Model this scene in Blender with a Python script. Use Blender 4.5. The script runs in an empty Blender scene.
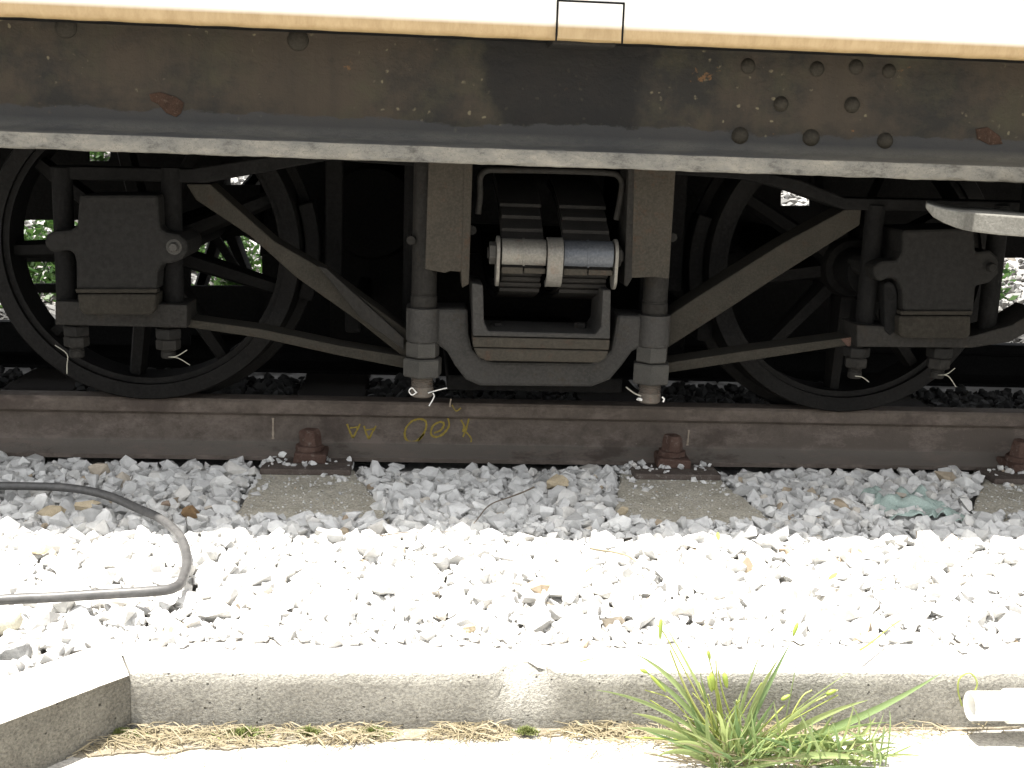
import bpy, bmesh, math, random
import numpy as np
from mathutils import Vector, Matrix, noise

# ------------------------------------------------------------------ camera
SC = bpy.context.scene
COL = SC.collection
F = 1200.0                                   # focal length in pixels of the 1024 px wide frame
PITCH, YAW, ROLL, DIST, CAMH = math.radians(11.4), math.radians(4.7), math.radians(2.05), 2.83, 0.755
fw = Vector((math.sin(YAW)*math.cos(PITCH), math.cos(YAW)*math.cos(PITCH), -math.sin(PITCH)))
r0 = Vector((math.cos(YAW), -math.sin(YAW), 0)); u0 = r0.cross(fw)
RT = r0*math.cos(ROLL) + u0*math.sin(ROLL)
UP = -r0*math.sin(ROLL) + u0*math.cos(ROLL)
CAM = Vector((-DIST*math.tan(YAW), -DIST, CAMH))
cd = bpy.data.cameras.new('camera'); cam = bpy.data.objects.new('camera', cd); COL.objects.link(cam)
cd.sensor_width = 36; cd.lens = 36*F/1024; cd.clip_start = 0.05; cd.clip_end = 500
m = Matrix((RT, UP, -fw)).transposed().to_4x4(); m.translation = CAM
cam.matrix_world = m; SC.camera = cam

# ------------------------------------------------------------------ light
w = bpy.data.worlds.new('World'); SC.world = w; w.use_nodes = True
nt = w.node_tree; bg = nt.nodes['Background']
sky = nt.nodes.new('ShaderNodeTexSky'); sky.sky_type = 'NISHITA'; sky.sun_disc = False
SUNV = Vector((-0.23, -0.042, 0.97)).normalized()
sky.sun_elevation = math.asin(SUNV.z); sky.sun_rotation = math.atan2(SUNV.x, SUNV.y)
sky.air_density = 1.0; sky.dust_density = 2.5
hs = nt.nodes.new('ShaderNodeHueSaturation'); hs.inputs['Saturation'].default_value = 0.12
nt.links.new(sky.outputs[0], hs.inputs['Color']); nt.links.new(hs.outputs[0], bg.inputs[0]); bg.inputs[1].default_value = 0.12
sl = bpy.data.lights.new('sun', 'SUN'); sl.energy = 5.0; sl.angle = math.radians(0.5); sl.color = (1, 0.96, 0.9)
so = bpy.data.objects.new('sun', sl); COL.objects.link(so); so.rotation_euler = SUNV.to_track_quat('Z', 'Y').to_euler()
so.location = (0, -3, 5)
SC.view_settings.view_transform = 'Standard'; SC.view_settings.look = 'None'
SC.view_settings.exposure = 1.78; SC.view_settings.gamma = 1
SC.render.engine = 'CYCLES'
SC.cycles.max_bounces = 8; SC.cycles.diffuse_bounces = 5; SC.cycles.glossy_bounces = 3
SC.cycles.use_denoising = True
SC.cycles.sample_clamp_indirect = 6

# ------------------------------------------------------------------ helpers
def at(px, py, Y=None, Z=None):
    """the point of a real plane (y=Y or z=Z) seen at a spot of the photograph"""
    d = fw + RT*((px-512)/F) + UP*((384-py)/F)
    t = (Y-CAM.y)/d.y if Y is not None else (Z-CAM.z)/d.z
    return CAM + d*t
def tag(o, label=None, cat=None, group=None, kind=None):
    if label: o['label'] = label
    if cat: o['category'] = cat
    if group: o['group'] = group
    if kind: o['kind'] = kind
    return o
def empty(name, loc, label, cat, group=None, parent=None):
    o = bpy.data.objects.new(name, None); COL.objects.link(o); o.location = loc; o.empty_display_size = .05
    return tag(o, label, cat, group)
BASE = {}
def link(name, me, mat, parent=None, bevel=0, smooth=None):
    o = bpy.data.objects.new(name, me); COL.objects.link(o)
    if mat and not me.materials: me.materials.append(mat)
    if parent is not None:
        o.parent = parent
        # every mesh is made in world coordinates: undo the parent's place
        p = parent; loc = Vector((0, 0, 0))
        while p is not None:
            loc += p.location; p = p.parent
        o.location = -loc
    if bevel:
        b = o.modifiers.new('bevel', 'BEVEL'); b.width = bevel; b.segments = 2; b.limit_method = 'ANGLE'; b.angle_limit = math.radians(32)
    if smooth:
        me.shade_smooth(); me.set_sharp_from_angle(angle=math.radians(smooth))
    return o
class MB:
    """collects shapes for ONE mesh object"""
    def __init__(s): s.v = []; s.f = []
    def add(s, vs, fs):
        k = len(s.v); s.v += [tuple(v) for v in vs]; s.f += [tuple(i+k for i in f) for f in fs]; return s
    def box(s, x0, x1, y0, y1, z0, z1):
        v = [(x, y, z) for z in (z0, z1) for y in (y0, y1) for x in (x0, x1)]
        return s.add(v, [(0,2,3,1),(4,5,7,6),(0,1,5,4),(2,6,7,3),(0,4,6,2),(1,3,7,5)])
    def prism(s, pts, y0, y1):                       # pts: (x, z) outline
        n = len(pts)
        v = [(x, y0, z) for x, z in pts] + [(x, y1, z) for x, z in pts]
        f = [tuple(range(n)), tuple(range(2*n-1, n-1, -1))] + [(i, n+i, n+(i+1) % n, (i+1) % n) for i in range(n)]
        return s.add(v, f)
    def slab(s, pts, z0, z1):                        # pts: (x, y) outline
        n = len(pts)
        v = [(x, y, z0) for x, y in pts] + [(x, y, z1) for x, y in pts]
        f = [tuple(range(n)), tuple(range(2*n-1, n-1, -1))] + [(i, n+i, n+(i+1) % n, (i+1) % n) for i in range(n)]
        return s.add(v, f)
    def tube(s, path, r, n=10, caps=True):
        path = [Vector(p) for p in path]; rs = r if isinstance(r, (list, tuple)) else [r]*len(path)
        vs = []; fs = []; prev = None
        for i, p in enumerate(path):
            t = (path[min(i+1, len(path)-1)]-path[max(i-1, 0)]).normalized()
            a = prev if prev is not None else Vector((0, 0, 1)) if abs(t.z) < .9 else Vector((1, 0, 0))
            a = (a - t*a.dot(t)).normalized(); prev = a; b = t.cross(a)
            vs += [p + (a*math.cos(2*math.pi*k/n) + b*math.sin(2*math.pi*k/n))*rs[i] for k in range(n)]
        for i in range(len(path)-1):
            for k in range(n):
                fs.append((i*n+k, i*n+(k+1) % n, (i+1)*n+(k+1) % n, (i+1)*n+k))
        if caps: fs += [tuple(range(n-1, -1, -1)), tuple(range((len(path)-1)*n, len(path)*n))]
        return s.add(vs, fs)
    def lathe(s, prof, c, axis='y', n=48, closed=True):   # prof: (radius, along)
        vs = []; m_ = len(prof)
        for k in range(n):
            a = 2*math.pi*k/n; ca, sa = math.cos(a), math.sin(a)
            for r, h in prof:
                vs.append({'y': (c[0]+r*ca, c[1]+h, c[2]+r*sa), 'z': (c[0]+r*ca, c[1]+r*sa, c[2]+h),
                           'x': (c[0]+h, c[1]+r*ca, c[2]+r*sa)}[axis])
        fs = []
        for k in range(n):
            for j in range(m_ if closed else m_-1):
                a, b = k*m_+j, k*m_+(j+1) % m_; k2 = (k+1) % n
                fs.append((a, b, k2*m_+(j+1) % m_, k2*m_+j))
        return s.add(vs, fs)
    def mesh(s, name):
        me = bpy.data.meshes.new(name); me.from_pydata(s.v, [], s.f); me.validate()
        bm = bmesh.new(); bm.from_mesh(me); bmesh.ops.recalc_face_normals(bm, faces=bm.faces); bm.to_mesh(me); bm.free()
        return me
    def build(s, name, mat, parent=None, bevel=0, smooth=None):
        return link(name, s.mesh(name), mat, parent, bevel, smooth)
def pxpoly(pts, Y):
    return [(p.x, p.z) for p in (at(a, b, Y=Y) for a, b in pts)]
def plate(name, pts, Y, depth, mat, parent, bevel=.003):
    return MB().prism(pxpoly(pts, Y), Y, Y+depth).build(name, mat, parent, bevel)
def spline(pts, n=8):
    pts = [Vector(p) for p in pts]; out = []
    P = [pts[0]*2-pts[1]] + pts + [pts[-1]*2-pts[-2]]
    for i in range(1, len(P)-2):
        for k in range(n):
            t = k/n; a, b, c, d = P[i-1:i+3]
            out.append(.5*((2*b)+(c-a)*t+(2*a-5*b+4*c-d)*t*t+(3*b-a-3*c+d)*t**3))
    return out + [pts[-1]]

# ------------------------------------------------------------------ materials
def mat_new(name, rough=.7, metal=0.0):
    m = bpy.data.materials.new(name); m.use_nodes = True; b = m.node_tree.nodes['Principled BSDF']
    b.inputs['Roughness'].default_value = rough; b.inputs['Metallic'].default_value = metal
    return m, m.node_tree, b
def N(nt, t, **kw):
    n = nt.nodes.new('ShaderNode'+t)
    for k, v in kw.items():
        if k in ('operation', 'blend_type', 'data_type', 'feature', 'interpolation_type', 'bands_direction', 'distance', 'noise_dimensions'): setattr(n, k, v)
        else: n.inputs[k].default_value = v
    return n
def ramp(nt, fac, stops):
    r = nt.nodes.new('ShaderNodeValToRGB'); e = r.color_ramp.elements
    while len(e) < len(stops): e.new(.5)
    for i, (p, c) in enumerate(stops):
        e[i].position = p; e[i].color = (*c, 1) if len(c) == 3 else c
    nt.links.new(fac, r.inputs[0]); return r.outputs[0]
def mixc(nt, fac, a, b, bt='MIX'):
    m = nt.nodes.new('ShaderNodeMix'); m.data_type = 'RGBA'; m.blend_type = bt
    for s, v in ((m.inputs[0], fac), (m.inputs[6], a), (m.inputs[7], b)):
        if hasattr(v, 'links'): nt.links.new(v, s)
        elif isinstance(v, (tuple, list)): s.default_value = (*v, 1)
        else: s.default_value = v
    return m.outputs[2]
def coords(nt, scale=(1, 1, 1)):
    tc = nt.nodes.new('ShaderNodeTexCoord'); mp = nt.nodes.new('ShaderNodeMapping'); mp.inputs['Scale'].default_value = scale
    nt.links.new(tc.outputs['Object'], mp.inputs[0]); return mp.outputs[0]
def noi(nt, co, scale, detail=4, rough=.6):
    n = N(nt, 'TexNoise', Scale=scale, Detail=detail, Roughness=rough); nt.links.new(co, n.inputs['Vector']); return n.outputs[0]
def bump(nt, b, h, strength=.3, dist=.01, prev=None):
    n = N(nt, 'Bump', Strength=strength, Distance=dist); nt.links.new(h, n.inputs['Height'])
    if prev: nt.links.new(prev, n.inputs['Normal'])
    nt.links.new(n.outputs[0], b.inputs['Normal']); return n.outputs[0]
def grimy(name, c0, c1, c2=None, rough=.75, scale=9, metal=0.0, bs=.35, speck=None):
    m, nt, b = mat_new(name, rough, metal); co = coords(nt)
    big = noi(nt, co, scale, 6, .65); fine = noi(nt, co, scale*14, 4, .7)
    col = mixc(nt, ramp(nt, big, [(.35, (0, 0, 0)), (.65, (1, 1, 1))]), c0, c1)
    if c2: col = mixc(nt, ramp(nt, noi(nt, co, scale*2.3, 5, .7), [(.56, (0, 0, 0)), (.68, (1, 1, 1))]), col, c2)
    col = mixc(nt, ramp(nt, fine, [(.4, (.0, .0, .0)), (.7, (.35, .35, .35))]), col, tuple(min(1, x*1.9+.01) for x in c1))
    if speck:
        v = N(nt, 'TexVoronoi', Scale=60.0); nt.links.new(co, v.inputs['Vector'])
        k = ramp(nt, v.outputs['Distance'], [(.05, (1, 1, 1)), (.11, (0, 0, 0))])
        gate = ramp(nt, noi(nt, co, 7, 3), [(.55, (0, 0, 0)), (.62, (1, 1, 1))])
        kk = N(nt, 'Math', operation='MULTIPLY'); nt.links.new(k, kk.inputs[0]); nt.links.new(gate, kk.inputs[1])
        col = mixc(nt, kk.outputs[0], col, speck)
    nt.links.new(col, b.inputs['Base Color']); bump(nt, b, fine, bs, .004)
    return m
M = {}
def steel(name, c0, c1, c2=None, k=1.0, spec=.12, **kw):
    f = lambda c: None if c is None else tuple(x*k for x in c)
    mm = grimy(name, f(c0), f(c1), f(c2), **kw); mm.node_tree.nodes['Principled BSDF'].inputs['Specular IOR Level'].default_value = spec
    return mm
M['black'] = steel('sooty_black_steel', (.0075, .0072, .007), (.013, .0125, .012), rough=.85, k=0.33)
M['dusty'] = steel('dusty_grey_steel', (.020, .0185, .016), (.030, .028, .025), (.034, .028, .022), rough=.75, k=0.5)
M['grey'] = steel('grey_painted_casting', (.034, .033, .031), (.045, .043, .040), (.042, .036, .029), rough=.65, scale=12, k=0.68)
M['brown'] = steel('brown_dusty_bracket', (.040, .036, .029), (.052, .045, .035), (.060, .038, .026), rough=.8, scale=14, k=0.66)
M['bar'] = steel('dusty_flat_bar', (.026, .024, .019), (.037, .033, .026), (.033, .025, .018), rough=.85, scale=18, k=0.65)
M['boxm'] = steel('axle_box_casting', (.018, .017, .0155), (.023, .022, .020), rough=.8, scale=6, k=0.4)
M['lid'] = steel('axle_box_lid_casting', (.026, .023, .018), (.034, .030, .023), rough=.85, k=0.5)
M['wheel'] = steel('wheel_steel', (.0085, .008, .0075), (.013, .012, .011), rough=.75, k=0.3)
M['tread'] = steel('worn_tyre_steel', (.011, .0105, .010), (.017, .016, .015), rough=.65, metal=.2, k=0.42)
M['nut'] = steel('grey_nut_steel', (.055, .053, .048), (.075, .072, .065), rough=.6, scale=30, k=0.6)
M['thread'] = steel('threaded_rod_steel', (.10, .085, .07), (.15, .13, .11), (.13, .08, .055), rough=.55, scale=40, k=0.7)
M['silver'] = steel('silver_painted_spring', (.17, .16, .145), (.22, .21, .185), (.18, .14, .115), rough=.42, metal=.35, scale=14, bs=.15, k=0.62)
M['steelblue'] = steel('blueish_spring_end', (.075, .082, .095), (.11, .118, .13), rough=.4, metal=.4, scale=14, bs=.15, k=0.7)
M['leafm'] = steel('leaf_spring_steel', (.014, .0135, .0125), (.024, .022, .020), rough=.7, scale=20, k=0.75)
M['pin'] = steel('bright_wire', (.5, .5, .48), (.65, .64, .6), rough=.35, metal=.3, bs=.05)
M['pindull'] = steel('dull_wire', (.20, .2, .17), (.28, .27, .23), rough=.4, metal=.3, bs=.05)
M['rust'] = steel('rusted_iron', (.060, .034, .026), (.10, .064, .051), (.16, .135, .115), rough=.9, scale=35, bs=.8)
M['rustdark'] = steel('dark_rusted_plate', (.07, .055, .046), (.11, .09, .078), (.20, .185, .165), rough=.9, scale=35, bs=.8)
M['yellowchalk'] = steel('yellow_chalk', (.30, .23, .05), (.19, .145, .035), rough=.95, scale=120)
M['whitechalk'] = steel('white_chalk', (.35, .30, .24), (.22, .18, .14), rough=.95, scale=120)
M['hose'] = steel('grey_rubber_hose', (.055, .054, .053), (.075, .073, .07), (.11, .105, .10), rough=.45, scale=5, bs=.08, spec=.4)

def rail_mat():
    m, nt, b = mat_new('rusty_rail_steel', .75, .1); co = coords(nt); cs = coords(nt, (.25, 1, 1))
    a = noi(nt, co, 30, 9, .8); l = noi(nt, cs, 5, 4)
    col = mixc(nt, ramp(nt, a, [(.35, (0, 0, 0)), (.62, (1, 1, 1))]), (.062, .047, .037), (.125, .102, .083))
    col = mixc(nt, ramp(nt, l, [(.45, (0, 0, 0)), (.6, (1, 1, 1))]), col, (.078, .062, .050))
    g = nt.nodes.new('ShaderNodeNewGeometry'); sx = nt.nodes.new('ShaderNodeSeparateXYZ'); nt.links.new(g.outputs['Normal'], sx.inputs[0])
    # dust lies on the foot's upward faces
    tc = nt.nodes.new('ShaderNodeTexCoord'); sz = nt.nodes.new('ShaderNodeSeparateXYZ'); nt.links.new(tc.outputs['Object'], sz.inputs[0])
    foot = ramp(nt, sz.outputs[2], [(.030, (1, 1, 1)), (.040, (0, 0, 0))])
    up = ramp(nt, sx.outputs[2], [(.0, (0, 0, 0)), (.3, (.75, .75, .75))])
    k = N(nt, 'Math', operation='MULTIPLY'); nt.links.new(foot, k.inputs[0]); nt.links.new(up, k.inputs[1])
    col = mixc(nt, k.outputs[0], col, (.14, .125, .108))
    sp = ramp(nt, noi(nt, co, 85, 3, .8), [(.68, (0, 0, 0)), (.74, (1, 1, 1))])
    col = mixc(nt, sp, col, (.16, .135, .115))
    bl = ramp(nt, noi(nt, coords(nt, (.5, 1, 1)), 16, 7, .8), [(.50, (0, 0, 0)), (.62, (.8, .8, .8))])
    col = mixc(nt, bl, col, (.155, .125, .105))
    dk = ramp(nt, noi(nt, coords(nt, (.7, 1, 1)), 9, 5, .7), [(.56, (0, 0, 0)), (.66, (.7, .7, .7))])
    col = mixc(nt, dk, col, (.048, .034, .027))
    nt.links.new(col, b.inputs['Base Color']); bump(nt, b, noi(nt, co, 140, 6, .8), .6, .003)
    return m
M['rail'] = rail_mat()

def N2(nt, co):
    n = N(nt, 'TexNoise', Scale=40.0, Detail=3.0); nt.links.new(co, n.inputs['Vector']); return n.outputs[1]
def sill_mat():
    m, nt, b = mat_new('weathered_sill_paint', .7); b.inputs['Specular IOR Level'].default_value = .25; co = coords(nt)
    tc = nt.nodes.new('ShaderNodeTexCoord'); s = nt.nodes.new('ShaderNodeSeparateXYZ'); nt.links.new(tc.outputs['Object'], s.inputs[0])
    big = noi(nt, co, 3.8, 7, .68)
    col = mixc(nt, ramp(nt, big, [(.42, (0, 0, 0)), (.56, (1, 1, 1))]), (.012, .0112, .0095), (.034, .0262, .0178))
    olive = ramp(nt, noi(nt, co, 7, 7, .7), [(.5, (0, 0, 0)), (.68, (1, 1, 1))])
    col = mixc(nt, olive, col, (.034, .031, .018))
    streak = noi(nt, coords(nt, (22, 1, 2.5)), 1.0, 6, .7)
    col = mixc(nt, ramp(nt, streak, [(.45, (0, 0, 0)), (.75, (.45, .45, .45))]), col, (.012, .011, .009))
    # paint chips and mortar spots
    v = N(nt, 'TexVoronoi', Scale=46.0, Randomness=1.0); nt.links.new(mixc(nt, .02, co, N2(nt, co)), v.inputs['Vector'])
    dots = ramp(nt, v.outputs['Distance'], [(.10, (1, 1, 1)), (.19, (0, 0, 0))])
    gate = ramp(nt, noi(nt, co, 5.0, 6, .8), [(.50, (0, 0, 0)), (.56, (1, 1, 1))])
    k = N(nt, 'Math', operation='MULTIPLY'); nt.links.new(dots, k.inputs[0]); nt.links.new(gate, k.inputs[1])
    col = mixc(nt, k.outputs[0], col, (.11, .095, .06))
    rustp = ramp(nt, noi(nt, co, 11, 5, .75), [(.665, (0, 0, 0)), (.70, (1, 1, 1))])
    col = mixc(nt, rustp, col, (.09, .048, .020))
    # black oil stain in the middle of the web, its outline frayed by noise
    cx = at(562, 95, Y=-.49)
    mx = N(nt, 'Math', operation='SUBTRACT'); nt.links.new(s.outputs[0], mx.inputs[0]); mx.inputs[1].default_value = cx.x
    ab = N(nt, 'Math', operation='ABSOLUTE'); nt.links.new(mx.outputs[0], ab.inputs[0])
    wob = N(nt, 'Math', operation='MULTIPLY_ADD'); nt.links.new(noi(nt, co, 9, 5, .6), wob.inputs[0]); wob.inputs[1].default_value = .16
    nt.links.new(ab.outputs[0], wob.inputs[2])
    low = N(nt, 'Math', operation='MULTIPLY_ADD'); nt.links.new(s.outputs[2], low.inputs[0]); low.inputs[1].default_value = -.35
    nt.links.new(wob.outputs[0], low.inputs[2])
    st = ramp(nt, low.outputs[0], [(-.0, (1, 1, 1)), (1, (0, 0, 0))])
    mr = N(nt, 'MapRange'); nt.links.new(low.outputs[0], mr.inputs[0])
    mr.inputs[1].default_value = -.085; mr.inputs[2].default_value = -.06; mr.inputs[3].default_value = .86; mr.inputs[4].default_value = 0
    web = N(nt, 'MapRange'); nt.links.new(s.outputs[2], web.inputs[0])
    web.inputs[1].default_value = .755; web.inputs[2].default_value = .785; web.inputs[3].default_value = 0; web.inputs[4].default_value = 1
    kk = N(nt, 'Math', operation='MULTIPLY'); nt.links.new(mr.outputs[0], kk.inputs[0]); nt.links.new(web.outputs[0], kk.inputs[1])
    col = mixc(nt, kk.outputs[0], col, (.0045, .0044, .0044))
    zn = N(nt, 'Math', operation='MULTIPLY_ADD'); nt.links.new(noi(nt, coords(nt, (.5, 1, 1)), 10, 6, .7), zn.inputs[0]); zn.inputs[1].default_value = .07
    sz2 = N(nt, 'Math', operation='ADD'); sz2.inputs[1].default_value = -.035; nt.links.new(s.outputs[2], sz2.inputs[0]); nt.links.new(sz2.outputs[0], zn.inputs[2])
    bl = N(nt, 'MapRange'); nt.links.new(zn.outputs[0], bl.inputs[0])
    bl.inputs[1].default_value = .790; bl.inputs[2].default_value = .786; bl.inputs[3].default_value = 0; bl.inputs[4].default_value = .8
    col = mixc(nt, bl.outputs[0], col, (.030, .031, .032))
    # grey dust and bare paint on the bottom flange
    fl = N(nt, 'MapRange'); nt.links.new(s.outputs[2], fl.inputs[0])
    fl.inputs[1].default_value = .772; fl.inputs[2].default_value = .750; fl.inputs[3].default_value = 0; fl.inputs[4].default_value = .85
    gcol = mixc(nt, ramp(nt, noi(nt, coords(nt, (.4, 1, 1)), 12, 6, .7), [(.4, (0, 0, 0)), (.62, (1, 1, 1))]), (.070, .070, .068), (.12, .115, .10))
    tan = N(nt, 'MapRange'); nt.links.new(s.outputs[0], tan.inputs[0])
    tan.inputs[1].default_value = .3; tan.inputs[2].default_value = 1.0; tan.inputs[3].default_value = 0; tan.inputs[4].default_value = .55
    gcol = mixc(nt, tan.outputs[0], gcol, (.16, .14, .10))
    toe = N(nt, 'MapRange'); nt.links.new(s.outputs[2], toe.inputs[0])
    toe.inputs[1].default_value = .7425; toe.inputs[2].default_value = .7405; toe.inputs[3].default_value = 0; toe.inputs[4].default_value = .8
    lump = ramp(nt, noi(nt, coords(nt, (.5, 1, 1)), 26, 6, .75), [(.35, (.06, .056, .05)), (.46, (.16, .155, .138)), (.56, (.20, .19, .165)), (.68, (.27, .25, .21))])
    gcol = mixc(nt, toe.outputs[0], gcol, lump)
    crack = ramp(nt, noi(nt, coords(nt, (.6, 1, 1)), 38, 5, .8), [(.492, (0, 0, 0)), (.50, (.85, .85, .85)), (.508, (0, 0, 0))])
    gcol = mixc(nt, crack, gcol, (.03, .028, .025))
    col = mixc(nt, fl.outputs[0], col, gcol)
    nt.links.new(col, b.inputs['Base Color'])
    h = noi(nt, coords(nt, (.8, 1, 1)), 55, 7, .7)
    bump(nt, b, h, .45, .008)
    return m
M['sill'] = sill_mat()

def panel_mat():
    m, nt, b = mat_new('cream_white_body_paint', .45); co = coords(nt)
    tc = nt.nodes.new('ShaderNodeTexCoord'); s = nt.nodes.new('ShaderNodeSeparateXYZ'); nt.links.new(tc.outputs['Object'], s.inputs[0])
    col = (.80, .78, .73)
    z = N(nt, 'MapRange'); nt.links.new(s.outputs[2], z.inputs[0])
    pdz = at(512, 35, Y=-.625).z-at(512, 35, Y=-.56).z
    z.inputs[1].default_value = .974+pdz; z.inputs[2].default_value = .962+pdz; z.inputs[3].default_value = 0; z.inputs[4].default_value = 1
    st = noi(nt, coords(nt, (1, 1, .3)), 50, 5, .7)
    dirt = mixc(nt, ramp(nt, st, [(.35, (0, 0, 0)), (.65, (1, 1, 1))]), (.26, .18, .085), (.33, .24, .125))
    col = mixc(nt, z.outputs[0], col, dirt)
    chip = ramp(nt, noi(nt, coords(nt, (.5, 1, 1)), 30, 6, .8), [(.70, (0, 0, 0)), (.72, (1, 1, 1))])
    zz = N(nt, 'MapRange'); nt.links.new(s.outputs[2], zz.inputs[0])
    zz.inputs[1].default_value = .985+pdz; zz.inputs[2].default_value = .975+pdz; zz.inputs[3].default_value = 0; zz.inputs[4].default_value = 1
    k = N(nt, 'Math', operation='MULTIPLY'); nt.links.new(chip, k.inputs[0]); nt.links.new(zz.outputs[0], k.inputs[1])
    col = mixc(nt, k.outputs[0], col, (.12, .07, .04))
    red = N(nt, 'Math', operation='GREATER_THAN'); nt.links.new(s.outputs[2], red.inputs[0]); red.inputs[1].default_value = at(1004, -.5, Y=-.625).z
    red2 = N(nt, 'Math', operation='LESS_THAN'); nt.links.new(s.outputs[2], red2.inputs[0]); red2.inputs[1].default_value = at(1004, -.5, Y=-.625).z + .18
    k2 = N(nt, 'Math', operation='MULTIPLY'); nt.links.new(red.outputs[0], k2.inputs[0]); nt.links.new(red2.outputs[0], k2.inputs[1])
    col = mixc(nt, k2.outputs[0], col, (.55, .10, .08))
    nt.links.new(col, b.inputs['Base Color']); bump(nt, b, noi(nt, co, 25, 5), .15, .004)
    return m
M['panel'] = panel_mat()
M['rivet'] = steel('rivet_paint', (.015, .0135, .0105), (.023, .020, .015), rough=.65, scale=20)

def stone_mat(name, tone=1.0):
    m, nt, b = mat_new(name, .85); co = coords(nt)
    g = nt.nodes.new('ShaderNodeNewGeometry'); r = g.outputs['Random Per Island']
    col = ramp(nt, r, [(0, (.36*tone, .355*tone, .34*tone)), (.25, (.58*tone, .575*tone, .555*tone)), (.5, (.47*tone, .465*tone, .45*tone)), (.75, (.64*tone, .635*tone, .61*tone)),
                       (.975, (.55*tone, .53*tone, .49*tone)), (.99, (.38*tone, .31*tone, .22*tone)), (1, (.30*tone, .24*tone, .17*tone))])
    sp = ramp(nt, noi(nt, co, 60, 6, .7), [(.3, (.84, .84, .84)), (.6, (1.08, 1.08, 1.08))])
    col = mixc(nt, 1.0, col, sp, 'MULTIPLY')
    nt.links.new(col, b.inputs['Base Color']); bump(nt, b, noi(nt, co, 160, 6, .75), .35, .004)
    return m
M['stone'] = stone_mat('crushed_limestone')
M['bank'] = stone_mat('shade_toned_bank_gravel', .27)  # limestone toned down, standing in for shade on the bank
M['soil'] = grimy('sandy_soil', (.16, .13, .085), (.30, .265, .20), (.40, .37, .31), rough=.95, scale=45, bs=1.0)
M['undershade'] = stone_mat('shade_darkened_ballast', .07)  # limestone blackened in colour for the shade under the carriage
M['grit'] = grimy('gravel_grit', (.20, .195, .185), (.30, .29, .275), rough=.95, scale=30, bs=1.0)

def concrete(name, c0, c1, pit=1.0, scale=12, undershade=False, dust=None):
    m, nt, b = mat_new(name, .95); b.inputs['Specular IOR Level'].default_value = .2; co = coords(nt)
    a = noi(nt, co, scale, 8, .7)
    col = mixc(nt, ramp(nt, a, [(.35, (0, 0, 0)), (.65, (1, 1, 1))]), c0, c1)
    grain = noi(nt, coords(nt, (.8, 1, 1)), 260, 3, .75)
    col = mixc(nt, 1.0, col, ramp(nt, grain, [(.3, (.55, .55, .55)), (.5, (.95, .95, .95)), (.7, (1.35, 1.35, 1.32))]), 'MULTIPLY')
    v = N(nt, 'TexVoronoi', Scale=95.0); nt.links.new(co, v.inputs['Vector'])
    hole = ramp(nt, v.outputs['Distance'], [(.10, (1, 1, 1)), (.2, (0, 0, 0))]); gate = ramp(nt, noi(nt, co, 40, 3), [(.55, (0, 0, 0)), (.6, (1, 1, 1))])
    k = N(nt, 'Math', operation='MULTIPLY'); nt.links.new(hole, k.inputs[0]); nt.links.new(gate, k.inputs[1])
    col = mixc(nt, k.outputs[0], col, tuple(x*.35 for x in c0))
    if undershade:  # shade under the carriage painted into the sleeper colour
        tc = nt.nodes.new('ShaderNodeTexCoord'); sp = nt.nodes.new('ShaderNodeSeparateXYZ'); nt.links.new(tc.outputs['Object'], sp.inputs[0])
        mr = N(nt, 'MapRange'); nt.links.new(sp.outputs[1], mr.inputs[0]); mr.inputs[1].default_value = -.08; mr.inputs[2].default_value = .02
        col = mixc(nt, mr.outputs[0], col, (.035, .03, .026))
    if dust:                                           # sunlit brightness of the flat top painted in as paler colour
        g = nt.nodes.new('ShaderNodeNewGeometry'); sn = nt.nodes.new('ShaderNodeSeparateXYZ'); nt.links.new(g.outputs['True Normal'], sn.inputs[0])
        mr = N(nt, 'MapRange'); nt.links.new(sn.outputs[2], mr.inputs[0]); mr.inputs[1].default_value = .8; mr.inputs[2].default_value = .97
        dd = mixc(nt, ramp(nt, noi(nt, co, 25, 6, .75), [(.3, (0, 0, 0)), (.45, (1, 1, 1))]), tuple(x*1.2 for x in c1), dust)
        col = mixc(nt, mr.outputs[0], col, dd)
    nt.links.new(col, b.inputs['Base Color'])
    h = N(nt, 'Math', operation='SUBTRACT'); nt.links.new(grain, h.inputs[0]); nt.links.new(k.outputs[0], h.inputs[1])
    n1 = bump(nt, b, noi(nt, co, 70, 4, .7), .5*pit, .006)
    bump(nt, b, h.outputs[0], 1.0*pit, .004, n1)
    return m
M['kerb'] = concrete('rough_kerb_concrete', (.235, .225, .198), (.31, .298, .265), dust=(.50, .48, .45))
M['kerbdark'] = concrete('shade_darkened_kerb_concrete', (.125, .117, .099), (.20, .19, .162), 1.0, 9, dust=(.46, .44, .41))  # darker copy of the kerb concrete, shade of the angled face in its colour
M['pave'] = concrete('pale_pavement_concrete', (.36, .34, .30), (.44, .42, .38), .3, 5)
M['sleeper'] = concrete('weathered_concrete_sleeper', (.42, .385, .31), (.58, .54, .45), 1.2, 14, True)
M['pvc'] = grimy('white_pvc', (.78, .77, .72), (.82, .81, .77), rough=.35, scale=8, bs=.05)

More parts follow.
